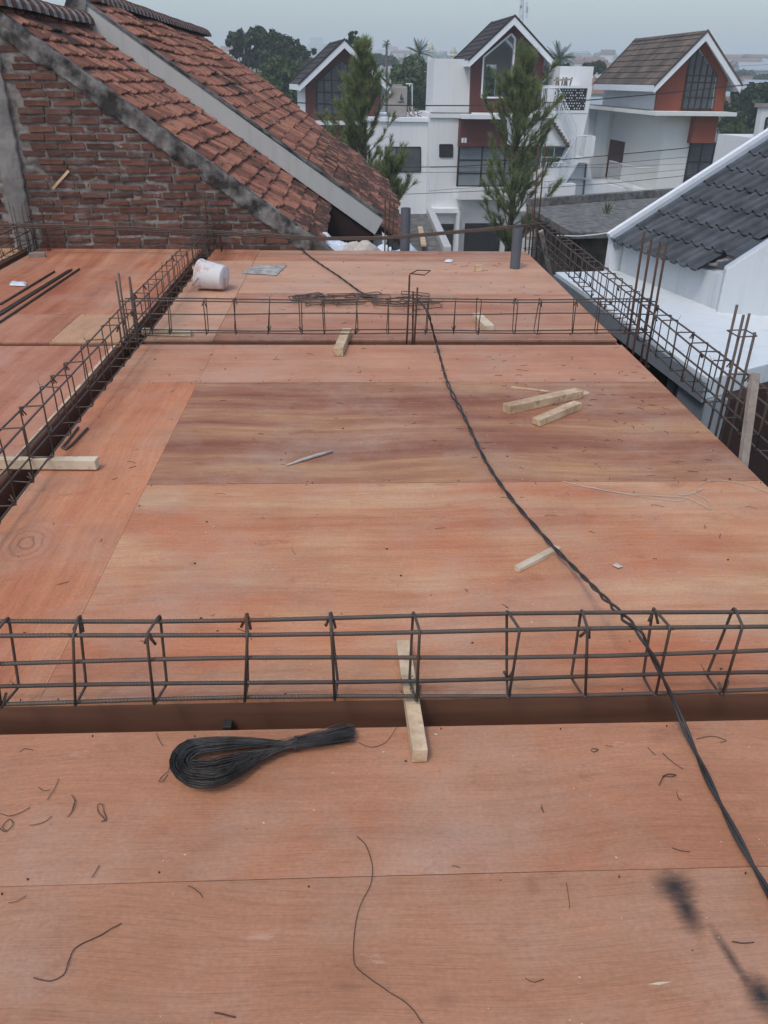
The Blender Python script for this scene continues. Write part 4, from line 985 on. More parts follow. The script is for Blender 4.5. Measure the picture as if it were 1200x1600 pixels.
# terraces between
tb = MB().box((.75, 9.6, -7.19), (3.2, 16.5, -2.3)); o = link('old_terrace', tb, M['oldwall']); T(o, 'dark mossy terrace building below the big pine', 'building')
lt = empty('lean_to', (1.2, 13, -7.19), 'lean-to with lichen-grey roof and a pale kerb beside the left grey pipe', 'building')
zl = -1.1; c = [onz(600,394,zl), onz(694,396,zl), onz(668,334,zl), onz(612,334,zl)]
link('roof', MB().hexa([p-Vector((0,0,.15)) for p in c]+c), M['oldconc'], lt, bevel=.02)
link('wall', MB().hexa([Vector((p.x,p.y,-7.19)) for p in c]+[p-Vector((.02,0,.151)) for p in c]), M['oldwall'], lt)
link('kerb', MB().bar(c[1]+Vector((.05,0,.12)), c[2]+Vector((.05,0,.12)), .14, .27), M['fin'], lt, bevel=.02)
o = link('bent_plank', MB().bar(onz(662,392,zl+.02)+Vector((0,0,.1)), onz(656,366,zl)+Vector((0,0,.14)), .09, .03), M['stick']); T(o, 'pale plank lying on the lichen-grey lean-to', 'plank'); recenter(o)

# ================================================================== three white gabled houses
class Face:
    def __init__(s, px, py, Y, yaw):
        s.P = ony(px, py, Y); s.u = Vector((math.cos(yaw), math.sin(yaw), 0)); s.v = Vector((-math.sin(yaw), math.cos(yaw), 0)); s.O = Vector((s.P.x, s.P.y, 0))
    def uz(s, px, py, v=0):
        q_ = onp(px, py, s.O+s.v*v, s.v); return ((q_-s.O).dot(s.u), q_.z)
    def p(s, u, v, z): return s.O+s.u*u+s.v*v+Vector((0,0,z))
    def poly(s, pts, v=0): return [s.uz(*q, v) for q in pts]
    def prism(s, name, pts, v0, v1, mat, par, holes=(), px=True, bevel=0):
        pl = s.poly(pts, v0) if px else pts; hl = [s.poly(h, v0) if px else h for h in holes]
        return link(name, MB().prism(pl, hl, lambda a, b: s.p(a, v0, b), s.v*(v1-v0)), mat, par, bevel=bevel)
    def box(s, name, u0, u1, v0, v1, z0, z1, mat, par, bevel=0):
        return link(name, MB().hexa([s.p(u0,v0,z0),s.p(u1,v0,z0),s.p(u1,v1,z0),s.p(u0,v1,z0),s.p(u0,v0,z1),s.p(u1,v0,z1),s.p(u1,v1,z1),s.p(u0,v1,z1)]), mat, par, bevel=bevel)
    def bx(s, name, pa, pb, v0, v1, mat, par, bevel=0):   # box whose front shows between two pixels
        (u0, z0), (u1, z1) = s.uz(*pa, v0), s.uz(*pb, v0)
        return s.box(name, min(u0,u1), max(u0,u1), v0, v1, min(z0,z1), max(z0,z1), mat, par, bevel)
def gable_roof(F, par, eL, rd, eR, v0, L, mat, fasc, rw=.42, th=.12, tw=.36):
    """eL, rd, eR: (u,z) of left eave, ridge, right eave at the front plane v0"""
    rg = random.Random(int(rd[0]*100)); mb = MB()
    for (a, b) in ((eL, rd), (eR, rd)):
        du, dz = b[0]-a[0], b[1]-a[1]; ln_ = math.hypot(du, dz); n = max(1, round(ln_/.33)); sg = 1 if b[0] > a[0] else -1
        nu_, nz_ = -dz/ln_*sg, du/ln_*sg
        for i in range(n):
            f0, f1 = i/n, (i+1.08)/n; f1 = min(f1, 1)
            v = v0
            while v < v0+L-.01:
                w_ = min(tw*rg.uniform(.92, 1.08), v0+L-v); h0 = .035+rg.uniform(0, .012); h1 = .008
                A_ = (a[0]+du*f0, a[1]+dz*f0); B2 = (a[0]+du*f1, a[1]+dz*f1)
                lo = [F.p(A_[0]+nu_*h, vv, A_[1]+nz_*h) for h, vv in ((0, v), (0, v+w_), (h0, v), (h0, v+w_))]
                hi = [F.p(B2[0]+nu_*h, vv, B2[1]+nz_*h) for h, vv in ((0, v), (0, v+w_), (h1, v), (h1, v+w_))]
                mb.add([lo[0], lo[1], hi[1], hi[0], lo[2], lo[3], hi[3], hi[2]], [(3,2,1,0),(4,5,6,7),(0,1,5,4),(1,2,6,5),(2,3,7,6),(3,0,4,7)])
                v += w_
    link('roof', mb, mat, par)
    # ridge caps
    rcm = MB()
    v = v0-.02
    while v < v0+L:
        rcm.add([F.p(rd[0]-.13, v, rd[1]-.05), F.p(rd[0], v, rd[1]+.07), F.p(rd[0]+.13, v, rd[1]-.05), F.p(rd[0]-.13, v+.3, rd[1]-.055), F.p(rd[0], v+.3, rd[1]+.05), F.p(rd[0]+.13, v+.3, rd[1]-.055)], [(0,1,4,3),(1,2,5,4),(0,1,2),(3,4,5)]); v += .3
    link('ridge_cap', rcm, mat, par)
    # soffit slab
    t = .1
    for (a, b) in ((eL, rd), (rd, eR)):
        link('soffit', MB().hexa([F.p(a[0],v0+.02,a[1]-t),F.p(b[0],v0+.02,b[1]-t),F.p(b[0],v0+L-.02,b[1]-t),F.p(a[0],v0+L-.02,a[1]-t),F.p(a[0],v0+.02,a[1]-.003),F.p(b[0],v0+.02,b[1]-.003),F.p(b[0],v0+L-.02,b[1]-.003),F.p(a[0],v0+L-.02,a[1]-.003)]), fasc, par)
    # white barge boards front and rear
    bw_ = .24
    for vv in (v0-.06, v0+L-.0):
        pl = [(eL[0]-.03, eL[1]-.02), (rd[0], rd[1]-.01), (eR[0]+.03, eR[1]-.02), (eR[0]+.03, eR[1]-bw_-.05), (rd[0], rd[1]-bw_-.06), (eL[0]-.03, eL[1]-bw_-.05)]
        link('barge_board', MB().prism(pl, [], lambda a, b: F.p(a, vv, b), F.v*.06), fasc, par)
        # dark tile edge over the board
        pl2 = [(eL[0]-.06, eL[1]-.05), (eL[0]-.06, eL[1]+.05), (rd[0], rd[1]+.09), (eR[0]+.06, eR[1]+.05), (eR[0]+.06, eR[1]-.05), (rd[0], rd[1]-.005)]
        link('tile_edge', MB().prism(pl2, [], lambda a, b: F.p(a, vv-.02, b), F.v*.08), mat, par)
    # eave boards along the sides
    for e, sg in ((eL, -1), (eR, 1)):
        F.box('eave_board', e[0]+min(0, sg*.05), e[0]+max(0, sg*.05), v0, v0+L, e[1]-.24, e[1]-.004, fasc, par)
def window(F, par, pts, v, nv, nh, frm='frame', gl='glass', fw=.05, px=True, proud=.04):
    pl = F.poly(pts, v) if px else pts
    us = [p[0] for p in pl]; zs_ = [p[1] for p in pl]; u0, u1, z0, z1 = min(us), max(us), min(zs_), max(zs_)
    w_ = link('window', MB().prism(pl, [], lambda a, b: F.p(a, v, b), F.v*.03), M[gl], par)
    fr2 = MB(); n = len(pl)
    for i in range(n):
        a, b = pl[i], pl[(i+1) % n]; fr2.bar(F.p(a[0], v-proud/2, a[1]), F.p(b[0], v-proud/2, b[1]), fw, proud, up=-F.v)
    def span(c, ax):   # intersection of the polygon with a line
        r_ = []
        for i in range(n):
            a, b = pl[i], pl[(i+1) % n]
            if (a[ax]-c)*(b[ax]-c) < 0: f = (c-a[ax])/(b[ax]-a[ax]); r_.append(a[1-ax]+(b[1-ax]-a[1-ax])*f)
        return sorted(r_)
    for i in range(1, nv):
        c_ = u0+(u1-u0)*i/nv; s_ = span(c_, 0)
        if len(s_) >= 2: fr2.bar(F.p(c_, v-proud*.6, s_[0]), F.p(c_, v-proud*.6, s_[-1]), fw*.8, proud*.7, up=-F.v)
    for c_ in (nh if isinstance(nh, (list, tuple)) else [i/nh for i in range(1, nh)]):
        zc = z0+(z1-z0)*c_; s_ = span(zc, 1)
        if len(s_) >= 2: fr2.bar(F.p(s_[0], v-proud*.55, zc), F.p(s_[-1], v-proud*.55, zc), fw*.7, proud*.6, up=-F.v)
    link('frame', fr2, M[frm], w_)
    return w_
def railing(F, par, pa, pb, v, h, n, r=.018, mat='rail', vb=None):
    """pa,pb (u,z) feet; vertical bars and rails in the plane v"""
    vb = v if vb is None else vb
    f = lambda t: (pa[0]+(pb[0]-pa[0])*t, v+(vb-v)*t, pa[1]+(pb[1]-pa[1])*t)
    mb = MB()
    for zo in (h, .08):
        a, b = f(0), f(1); mb.tube([F.p(a[0],a[1],a[2]+zo), F.p(b[0],b[1],b[2]+zo)], r*1.3, 5)
    for i in range(n+1):
        q_ = f(i/n); mb.tube([F.p(*q_), F.p(q_[0], q_[1], q_[2]+h)], r*(1.5 if i in (0, n) else .75), 4)
    return link('railing', mb, M[mat], par)

# ---------- house with the maroon gable in the middle
F2 = Face(733, 178, 40, R(3)); h2 = empty('gabled_house', F2.p(1.5, 4, -7.19), 'tall white house with a maroon gable and large pointed window, behind the big pine', 'house', 'white gabled houses')
eL, rd, eR = F2.uz(734, 94), F2.uz(804, 26), F2.uz(864, 93)
gable_roof(F2, h2, eL, rd, eR, -.0, 4.7, M['rtileA'], M['fasc'])
win = [(755.5,89.5),(799,53),(805,60.5),(797.5,152.5),(752,152.5)]
V = .45
front = [(736.5,94),(804,33),(850,91),(842,178),(734,178)]
F2.prism('gable_wall', front, V, V+.2, M['maroon'], h2, holes=[win])
wl2 = F2.poly(win, V); n = len(wl2); fr2 = MB()
for i in range(n):
    a, b = wl2[i], wl2[(i+1) % n]; fr2.bar(F2.p(a[0], V-.05, a[1]), F2.p(b[0], V-.05, b[1]), .07, .2, up=-F2.v)
wo = link('window_surround', fr2, M['fasc'], h2)
(ua, zb) = F2.uz(736.5, 178, V); (ub, _) = F2.uz(842, 178, V); ze = F2.uz(736.5, 95, V)[1]
F2.box('side_wall', ua, ua+.15, V+.2, 4.2, zb, ze+.05, M['white'], h2); F2.box('side_wall', ub-.15, ub, V+.2, 4.2, zb, ze-.05, M['white'], h2)
pp = [(ua, zb), (ub, zb), (ub, ze-.02), (rd[0], rd[1]-.3), (ua, ze-.02)]
h0 = F2.uz(757, 150, 4.0); h1 = F2.uz(773, 101, 4.0)
F2.prism('rear_wall', pp, 4.0, 4.15, M['whitec'], h2, holes=[[(h0[0], h0[1]), (h1[0]+.1, h0[1]), (h1[0]+.1, h1[1]), (h0[0], h1[1])]], px=False)
F2.box('upper_floor', ua, ub, .3, 4.2, zb-.02, zb+.06, M['whitec'], h2)
# stair tower
tz = F2.uz(700, 92, 1.2)[1]; tu0 = F2.uz(679, 92, 1.2)[0]
F2.box('stair_tower', tu0, ua+.0, 1.2, 3.6, zb-.3, tz, M['white'], h2, bevel=.01)
# slabs and lower storeys
s0 = F2.uz(677, 180, -.6)[0]; s1 = F2.uz(852, 183, -.6)[0]; zs1 = F2.uz(740, 179, -.3)[1]
F2.box('roof_slab', F2.uz(722,180,-.6)[0], s1, -.6, 4.4, zs1-.17, zs1, M['white'], h2); F2.box('roof_slab', s0, F2.uz(722,180,-.6)[0]-.001, .35, 4.4, zs1-.17, zs1-.002, M['white'], h2)
F2.box('slab_top', s0+.1, ua-.02, .5, 1.2, zs1+.002, zs1+.03, M['oldconc'], h2)
bu0 = F2.uz(720, 190, -.1)[0]; bu1 = F2.uz(836, 190, -.1)[0]; bz = F2.uz(720, 229, -.1)[1]
F2.box('maroon_box', bu0, bu1, -.1, 2.2, bz, zs1-.172, M['maroon'], h2)
for xx in (721, 725.5):
    (a, b) = F2.uz(xx, 220, -.1); F2.box('vent', a, a+.1, -.12, -.1, b-.08, b+.12, M['fasc'], h2)
gz = F2.uz(720, 291, .15)[1]
window(F2, h2, [(a, b) for a, b in ((bu0+.03, gz), (bu1-.1, gz), (bu1-.1, bz), (bu0+.03, bz))], .15, 3, [.33, .66], gl='glassl', px=False, fw=.09)
F2.box('lower_body', s0-.0, F2.uz(850,200,.45)[0], .45, 8, -7.19, zs1-.171, M['white'], h2)
(ba, bb) = F2.uz(717, 293, -.2); (bc, bd_) = F2.uz(800, 312, -.2)
F2.box('balcony_band', ba, bu1+.3, -.2, .45, bd_, bb, M['white'], h2)
F2.bx('ledge', (675, 333), (717, 326), .0, .45, M['fasc'], h2)
window(F2, h2, [(687,226),(707,226),(707,245),(687,245)], .42, 1, 1, gl='frame')
F2.bx('door', (679, 398), (709, 350), .40, .46, M['frame'], h2); F2.bx('pillar', (711, 398), (719, 331), -.1, .3, M['white'], h2)
F2.bx('garage_opening', (724, 398), (783, 349), .38, .46, M['frame'], h2)
# left block of the same house with a flat roof
bl0, blz = F2.uz(590, 186, 1.0); bl1 = F2.uz(680, 186, 1.0)[0]
F2.box('left_block', bl0-.6, bl1, 1.0, 8, -7.19, blz-.1, M['white'], h2); F2.box('parapet', bl0-.65, bl1+.08, .9, 8, blz-.099, blz+.06, M['fasc'], h2)
window(F2, h2, [(602,230),(657,230),(657,268),(602,268)], .97, 1, 1, gl='glass', fw=.05); F2.bx('pane', (604, 266), (618, 232), .95, .968, M['glassl'], h2); F2.bx('sliding_sash', (618.2, 266), (619.5, 232), .94, .966, M['frame'], h2)
# clutter heap on the flat roof
mb = MB(); rs = random.Random(8)
for i in range(9):
    x = rs.uniform(641, 662); a = F2.p(*[F2.uz(x, 182, 1.8)[0], 1.8+rs.uniform(0,.4), blz+.1]); b = a+Vector((rs.uniform(-.5,.5), .1, rs.uniform(.1,.45))); mb.bar(a, b, .06, .04)
o = link('scrap_timber', mb, M['stickg']); T(o, 'jumble of grey boards on the white flat roof beside the beige tank', 'boards'); recenter(o)
# beige water tank with its little mark
tk = empty('water_tank', F2.p(F2.uz(620,182,1.9)[0], 2, blz), 'beige box water tank on the white flat roof', 'water tank')
a = F2.uz(606.5, 182, 1.9); b = F2.uz(637, 135, 1.9)
F2.box('body', a[0], b[0], 1.9, 2.8, blz+.06, b[1], M['tank'], tk, bevel=.06); F2.box('lid', (a[0]+b[0])/2-.22, (a[0]+b[0])/2+.22, 2.1, 2.55, b[1]-.01, b[1]+.08, M['tank'], tk, bevel=.02)
mk = [(625,154),(627,145),(628.5,150),(629,154),(631,152),(630,157),(626,157)]; F2.prism('mark', mk, 1.885, 1.9, M['glass'], tk); F2.bx('mark', (622, 160.5), (632, 158.5), 1.885, 1.9, M['glass'], tk)
mb = MB(); 
for pa_, pb2 in (((634,131),(644,131)),((644,131),(644,180)),((640,131),(640,135))):
    qa, qb = F2.uz(*pa_, 2.9), F2.uz(*pb2, 2.9); mb.tube([F2.p(qa[0],2.9,qa[1]), F2.p(qb[0],2.9,qb[1])], .03, 5)
link('pipe', mb, M['rail'], tk)

# ---------- house with the maroon gable at the left
F1 = Face(470, 188, 41, R(9)); h1_ = empty('gabled_house', F1.p(2, 4, -7.19), 'leftmost white gabled house, its maroon gable half hidden by the smaller pine', 'house', 'white gabled houses')
eL, rd, eR = F1.uz(468, 132), F1.uz(538, 63), F1.uz(609, 136)
gable_roof(F1, h1_, eL, rd, eR, 0, 4.6, M['rtileA'], M['fasc'])
F1.prism('gable_wall', [(477.5,133),(538,73),(597,133),(592,188),(478,188)], .45, .6, M['maroon'], h1_)
window(F1, h1_, [(495,179),(495,127),(534,94.5),(554,113),(555,179)], .42, 5, [.2,.42,.64], gl='glass', fw=.07)
ua, zb = F1.uz(478, 188, .45); ub = F1.uz(592, 188, .45)[0]; ze = F1.uz(478, 134, .45)[1]
F1.box('body', ua+.001, ub-.001, .6, 4.2, zb-.4, ze, M['white'], h1_)
F1.box('roof_slab', ua-.3, F1.uz(612,190,-.3)[0], -.3, 4.4, zb-.16, zb-.01, M['fasc'], h1_)
F1.bx('maroon_box', (492, 232), (560, 193), -.05, .5, M['maroon'], h1_)
F1.box('lower_body', ua-.3, ub+.5, .5, 7, -7.19, zb-.161, M['white'], h1_)

# ---------- house with the orange gable at the right
F3 = Face(1023, 172, 36, R(3)); h3 = empty('gabled_house', F3.p(2, 4, -7.19), 'rightmost white gabled house with an orange gable and brown-grey shingled roof', 'house', 'white gabled houses')
eL, rd, eR = F3.uz(1023, 133), F3.uz(1103, 50), F3.uz(1155, 133)
gable_roof(F3, h3, eL, rd, eR, -.1, 7.6, M['rtileB'], M['fasc'], tw=.3)
F3.prism('gable_wall', [(1029,134),(1104,63),(1137,125),(1129.5,174),(1023,174)], .35, .5, M['orange'], h3)
window(F3, h3, [(1065,171),(1078.5,90),(1090.5,75),(1120.5,120),(1113,171)], .32, 5, [.2,.45,.56], gl='glass', fw=.07)
wr = F3.poly([(1090.5,75),(1120.5,120),(1113,171)], .30); mb = MB()
for a, b in zip(wr[:-1], wr[1:]): mb.bar(F3.p(a[0], .3, a[1]), F3.p(b[0], .3, b[1]), .06, .08, up=-F3.v)
link('white_trim', mb, M['fasc'], h3)
ua, zb = F3.uz(1026, 173, .35); ub = F3.uz(1130, 173, .35)[0]; ze = F3.uz(1030, 134, .35)[1]
F3.box('upper_body', ua+.001, ub-.001, .5, 7.2, zb-.2, ze, M['white'], h3)
ze3 = F3.uz(1080, 176, -.9)[1]
uL = F3.uz(1080, 200, -.6)[0]
F3.box('roof_slab', ua-.55, F3.uz(1152,176,-.9)[0], -.9, 8.6, zb-.14, zb-.0, M['whitec'], h3); F3.box('slab_top', ua-.45, ua-.0, .2, 8.4, zb+.002, zb+.03, M['oldconc'], h3)
F3.bx('orange_box', (1080, 223.5), (1124, 180), -.5, .6, M['orange'], h3)
(wa, wz) = F3.uz(1080, 223, -.1)
wbz = F3.uz(1080, 300, -.1)[1]
window(F3, h3, [(wa, wbz), (wa+1.05, wbz), (wa+1.05, wz), (wa, wz)], -.1, 2, [.3,.62], gl='glass', px=False, fw=.08)
F3.box('right_wall', wa+1.35, wa+1.5, -.1, .6, -7.19, wz, M['white'], h3)
F3.box('lower_body', ua-.02+.35, ub-.6, -.06, 6.2, -7.19, zb-.141, M['whitec'], h3)
F3.box('recessed_body', ua+.12, ub-.8, 6.2, 8.2, -7.19, zb-.142, M['whitec'], h3)
F3.box('rear_body', ua-.25, ub-.8, 8.2, 10.5, -7.19, zb-.143, M['white'], h3)
# door and balcony on the receding left side: find them on the side plane
sideP = F3.p(ua+.33, 0, 0)
def sd_uz(px, py, uo=0):
    q_ = onp(px, py, sideP+F3.u*uo, F3.u); r_ = q_-F3.O; return r_.dot(F3.v), q_.z
(d0, dz0), (d1, dz1) = sd_uz(977, 222), sd_uz(954, 222); dz2 = sd_uz(970, 283)[1]
F3.box('door', ua+.29, ua+.329, min(d0,d1), max(d0,d1), dz2, dz0, M['door'], h3)
(r0, _), (r1, _) = sd_uz(991, 280, -.9), sd_uz(949, 280, -.9)
F3.box('balcony', ua-.6, ua+.329, min(r0,r1)-.1, max(r0,r1)+.1, dz2-.14, dz2-.0, M['white'], h3)
mb = MB(); r0, r1 = sorted((r0, r1))
for i in range(25):
    v_ = r0+(r1-r0)*i/24; mb.tube([F3.p(ua-.58, v_, dz2), F3.p(ua-.58, v_, dz2+.95)], .014, 4)
for zz in (.95, .08): mb.tube([F3.p(ua-.58, r0, dz2+zz), F3.p(ua-.58, r1, dz2+zz)], .025, 5); mb.tube([F3.p(ua-.58, r0, dz2+zz), F3.p(ua+.3, r0, dz2+zz)], .025, 5)
link('railing', mb, M['rail'], h3)
F3.box('base_block', ua-2.6, ua+.3, 1.0, 4.5, -7.19, F3.uz(930,294,1.0)[1], M['white'], h3)
F3.bx('brick_patch', (965, 312), (994, 300), .95, 1.0, M['orange'], h3)

# ---------- white stair house with the pierced block screen between the two gables
F4 = Face(857, 175, 37, 0); h4 = empty('stair_house', F4.p(1, 2, -7.19), 'white block with a pierced screen wall and outside stairs, between maroon and orange gables', 'house')
F4.bx('back_wall', (868, 180), (928, 104), 2.2, 4.4, M['white'], h4)
fr4 = [(857,176),(857,133),(920,133),(915,176)]; hole = [(865,137.5),(919,137.5),(915.5,172.5),(862.5,172.5)]
F4.prism('screen_frame', [(857,134),(920.5,134),(926,134),(919,177),(855,177)], 0, .2, M['white'], h4, holes=[[(865,138),(918.5,138),(914,172.5),(862,172.5)]])
F4.prism('screen_panel', [(864,137),(919.5,137),(915,173.5),(861,173.5)], .1, .14, M['frame'], h4)
mb = MB()
for r_ in range(8):
    for c_ in range(13):
        x = 867.5+c_*4.0+(r_ % 2)*2; y = 141+r_*4.1
        if x < 914 and (r_*13+c_)*7 % 11 not in (3, 8): (a, b) = F4.uz(x, y, .08); mb.box((0,0,0),(0,0,0)) if False else mb.hexa([F4.p(a-.022,.07,b-.02),F4.p(a+.022,.07,b-.02),F4.p(a+.022,.1,b-.02),F4.p(a-.022,.1,b-.02),F4.p(a-.022,.07,b+.025),F4.p(a+.022,.07,b+.025),F4.p(a+.022,.1,b+.025),F4.p(a-.022,.1,b+.025)])
link('block_studs', mb, M['rail'], h4)
F4.prism('wall', [(855,177.5),(919,177.5),(905,235),(895,330),(850,330)], .02, 3.5, M['white'], h4)
rk = MB(); 
for i in range(8):
    x = 868+i*3.1; (a, b) = F4.uz(x, 132, 1.2); rk.bar(F4.p(a, 1.2, b-.05), F4.p(a+rnd.uniform(-.1,.1), 1.25, b+.28), .05, .05)
(a, b) = F4.uz(866, 124, 1.2); (a2, b2) = F4.uz(893, 122.5, 1.2); rk.bar(F4.p(a, 1.2, b), F4.p(a2, 1.2, b2), .25, .07)
F4.box('flat_roof', F4.uz(856,134,.2)[0], F4.uz(925,134,.2)[0], .2, 2.2, F4.uz(880,134,.2)[1]-.1, F4.uz(880,134,.2)[1], M['white'], h4)
o = link('wooden_rack', rk, M['stickg']); T(o, 'grey wooden rack standing on top of the pierced screen block', 'rack'); recenter(o)
# stairs: upper flight going down to the right, lower flight back to the left
def flight(pa, pb, v, wdt, n):
    a, b = F4.uz(*pa, v), F4.uz(*pb, v); mb = MB()
    for i in range(n):
        u0 = a[0]+(b[0]-a[0])*i/n; u1 = a[0]+(b[0]-a[0])*(i+1)/n; z_ = a[1]+(b[1]-a[1])*(i+1)/n
        mb.hexa([F4.p(min(u0,u1),v,z_-.05),F4.p(max(u0,u1),v,z_-.05),F4.p(max(u0,u1),v+wdt,z_-.05),F4.p(min(u0,u1),v+wdt,z_-.05),F4.p(min(u0,u1),v,z_),F4.p(max(u0,u1),v,z_),F4.p(max(u0,u1),v+wdt,z_),F4.p(min(u0,u1),v+wdt,z_)])
    mb.bar(F4.p(a[0], v, a[1]), F4.p(b[0], v, b[1]), .05, .22); mb.bar(F4.p(a[0], v+wdt, a[1]), F4.p(b[0], v+wdt, b[1]), .05, .22)
    link('stair_flight', mb, M['rail'], h4)
    railing(F4, h4, a, b, v, .9, 13); 
    railing(F4, h4, a, b, v+wdt, .9, 9)
flight((869, 176), (897, 236), -1.0, .8, 12); flight((897, 250), (866, 300), -1.9, .8, 11)
F4.bx('landing', (893, 254), (921, 248), -1.9, .0, M['white'], h4); a = F4.uz(896, 251, -1.9); b = F4.uz(920, 249, -1.9); railing(F4, h4, a, b, -1.9, .9, 9)
F4.bx('upper_landing', (843, 178), (870, 173.5), -1.0, .0, M['white'], h4); railing(F4, h4, F4.uz(845,174,-1.0), F4.uz(869,174,-1.0), -1.0, .85, 9)
F4.bx('white_box_wall', (913, 246), (931, 213), -.8, .02, M['white'], h4)
railing(F4, h4, F4.uz(850,287,-2.2), F4.uz(880,287,-2.2), -2.2, .8, 14)
F4.bx('terrace_slab', (848, 330), (900, 287.5), -2.25, .0, M['white'], h4)
F4.prism('low_wall', [(895,254),(921,254),(925,283),(968,292),(966,322),(885,326)], -1.2, -.9, M['white'], h4)
mb = MB(); a = F4.uz(916, 256, -1.3); b = F4.uz(910, 315, -1.3); mb.tube([F4.p(a[0],-1.3,a[1]), F4.p(b[0],-1.3,b[1])], .04, 6); link('drain_pipe', mb, M['pvc'], h4)
a = F4.uz(925,280,-1.35); b = F4.uz(890,278,-1.35); link('pale_rail', MB().tube([F4.p(a[0],-1.35,a[1]), F4.p(b[0],-1.35,b[1])], .04, 6), M['rail'], h4)
# small porch gable with shingle edge
F5 = Face(845, 225, 35.5, 0); h5 = empty('porch', F5.p(.5, 1, -7.19), 'small white porch gable with a shingled edge right of the big pine', 'porch')
F5.prism('gable', [(800,183),(861,183),(889,228),(800,228)], 0, 1.2, M['white'], h5)
F5.bx('vent', (845, 218), (855, 211), -.03, 0, M['oldconc'], h5)
mb = MB()
for i in range(9):
    x = 861+i*3.3; y = 186+i*5.1; (a, b) = F5.uz(x, y, -.2); mb.hexa([F5.p(a-.02,-.25,b-.06),F5.p(a+.13,-.25,b-.13),F5.p(a+.13,1.3,b-.13),F5.p(a-.02,1.3,b-.06),F5.p(a-.02,-.25,b+.02),F5.p(a+.13,-.25,b-.02),F5.p(a+.13,1.3,b-.02),F5.p(a-.02,1.3,b+.02)])
link('shingle_edge', mb, M['rtileB'], h5)
F5.bx('roof_slab', (796, 184), (863, 180), -.2, 1.3, M['white'], h5)
window(F5, h5, [(828,229),(886,229),(870,262),(828,262)], .3, 3, [.5], frm='rail', gl='glass', fw=.05)
F5.bx('wall', (800, 330), (875, 263), .3, 1.2, M['white'], h5)

# small white house at the right edge
F6 = Face(1183, 215, 24, R(8)); h6 = empty('white_annex', F6.p(.5, 1, -7.19), 'white wall with a patterned window at the right edge behind the grey roof', 'house')
F6.prism('wall', [(1183,216),(1191,168),(1300,166),(1300,216)], 0, .2, M['white'], h6); F6.box('lower_wall', F6.uz(1183,216)[0], 5, .0, 2, -7.19, F6.uz(1183,216)[1]-.002, M['white'], h6)
F6.bx('coping', (1190, 168), (1300, 163), -.05, .3, M['tank'], h6)
window(F6, h6, [(1193,212),(1198,184),(1260,184),(1260,212)], -.03, 8, 3, gl='glassl', fw=.03)

# ================================================================== power lines, sagging across the street
def line(pts, Y, label, r=.014):
    P_ = [ony(x, y, Y) for x, y in pts]
    # extend straight on both sides
    d0 = (P_[0]-P_[1]).normalized(); d1 = (P_[-1]-P_[-2]).normalized(); P_ = [P_[0]+d0*4]+P_+[P_[-1]+d1*8]
    o = link('power_line', MB().tube(P_, r, 4), M['wire']); T(o, label, 'power line', 'power lines across the street'); recenter(o)
line([(445,160),(540,163),(640,165),(735,165),(870,160),(925,156),(1026,147),(1200,129)], 30, 'thickest and highest power line, crossing the gables of all three houses', .024)
line([(600,262),(720,260),(840,253),(950,243),(1065,232),(1200,214)], 29, 'thick power line crossing the middle floor windows', .018)
line([(590,270),(720,269),(850,262),(950,256),(1065,246)], 29.3, 'thin power line just under the thick middle one', .009)
line([(620,304),(740,299),(860,293),(960,286),(1065,275)], 28.6, 'lowest power line, under the balcony railing', .011)
line([(850,262),(950,262),(1065,256)], 29.6, 'faint power line level with the balcony rail', .007)
line([(850,284),(950,276),(1065,265)], 29.0, 'faint power line crossing the balcony bars', .007)
line([(700,122.5),(780,121),(900,117),(1030,110)], 44, 'faint thin wire high behind the white stair tower', .008)

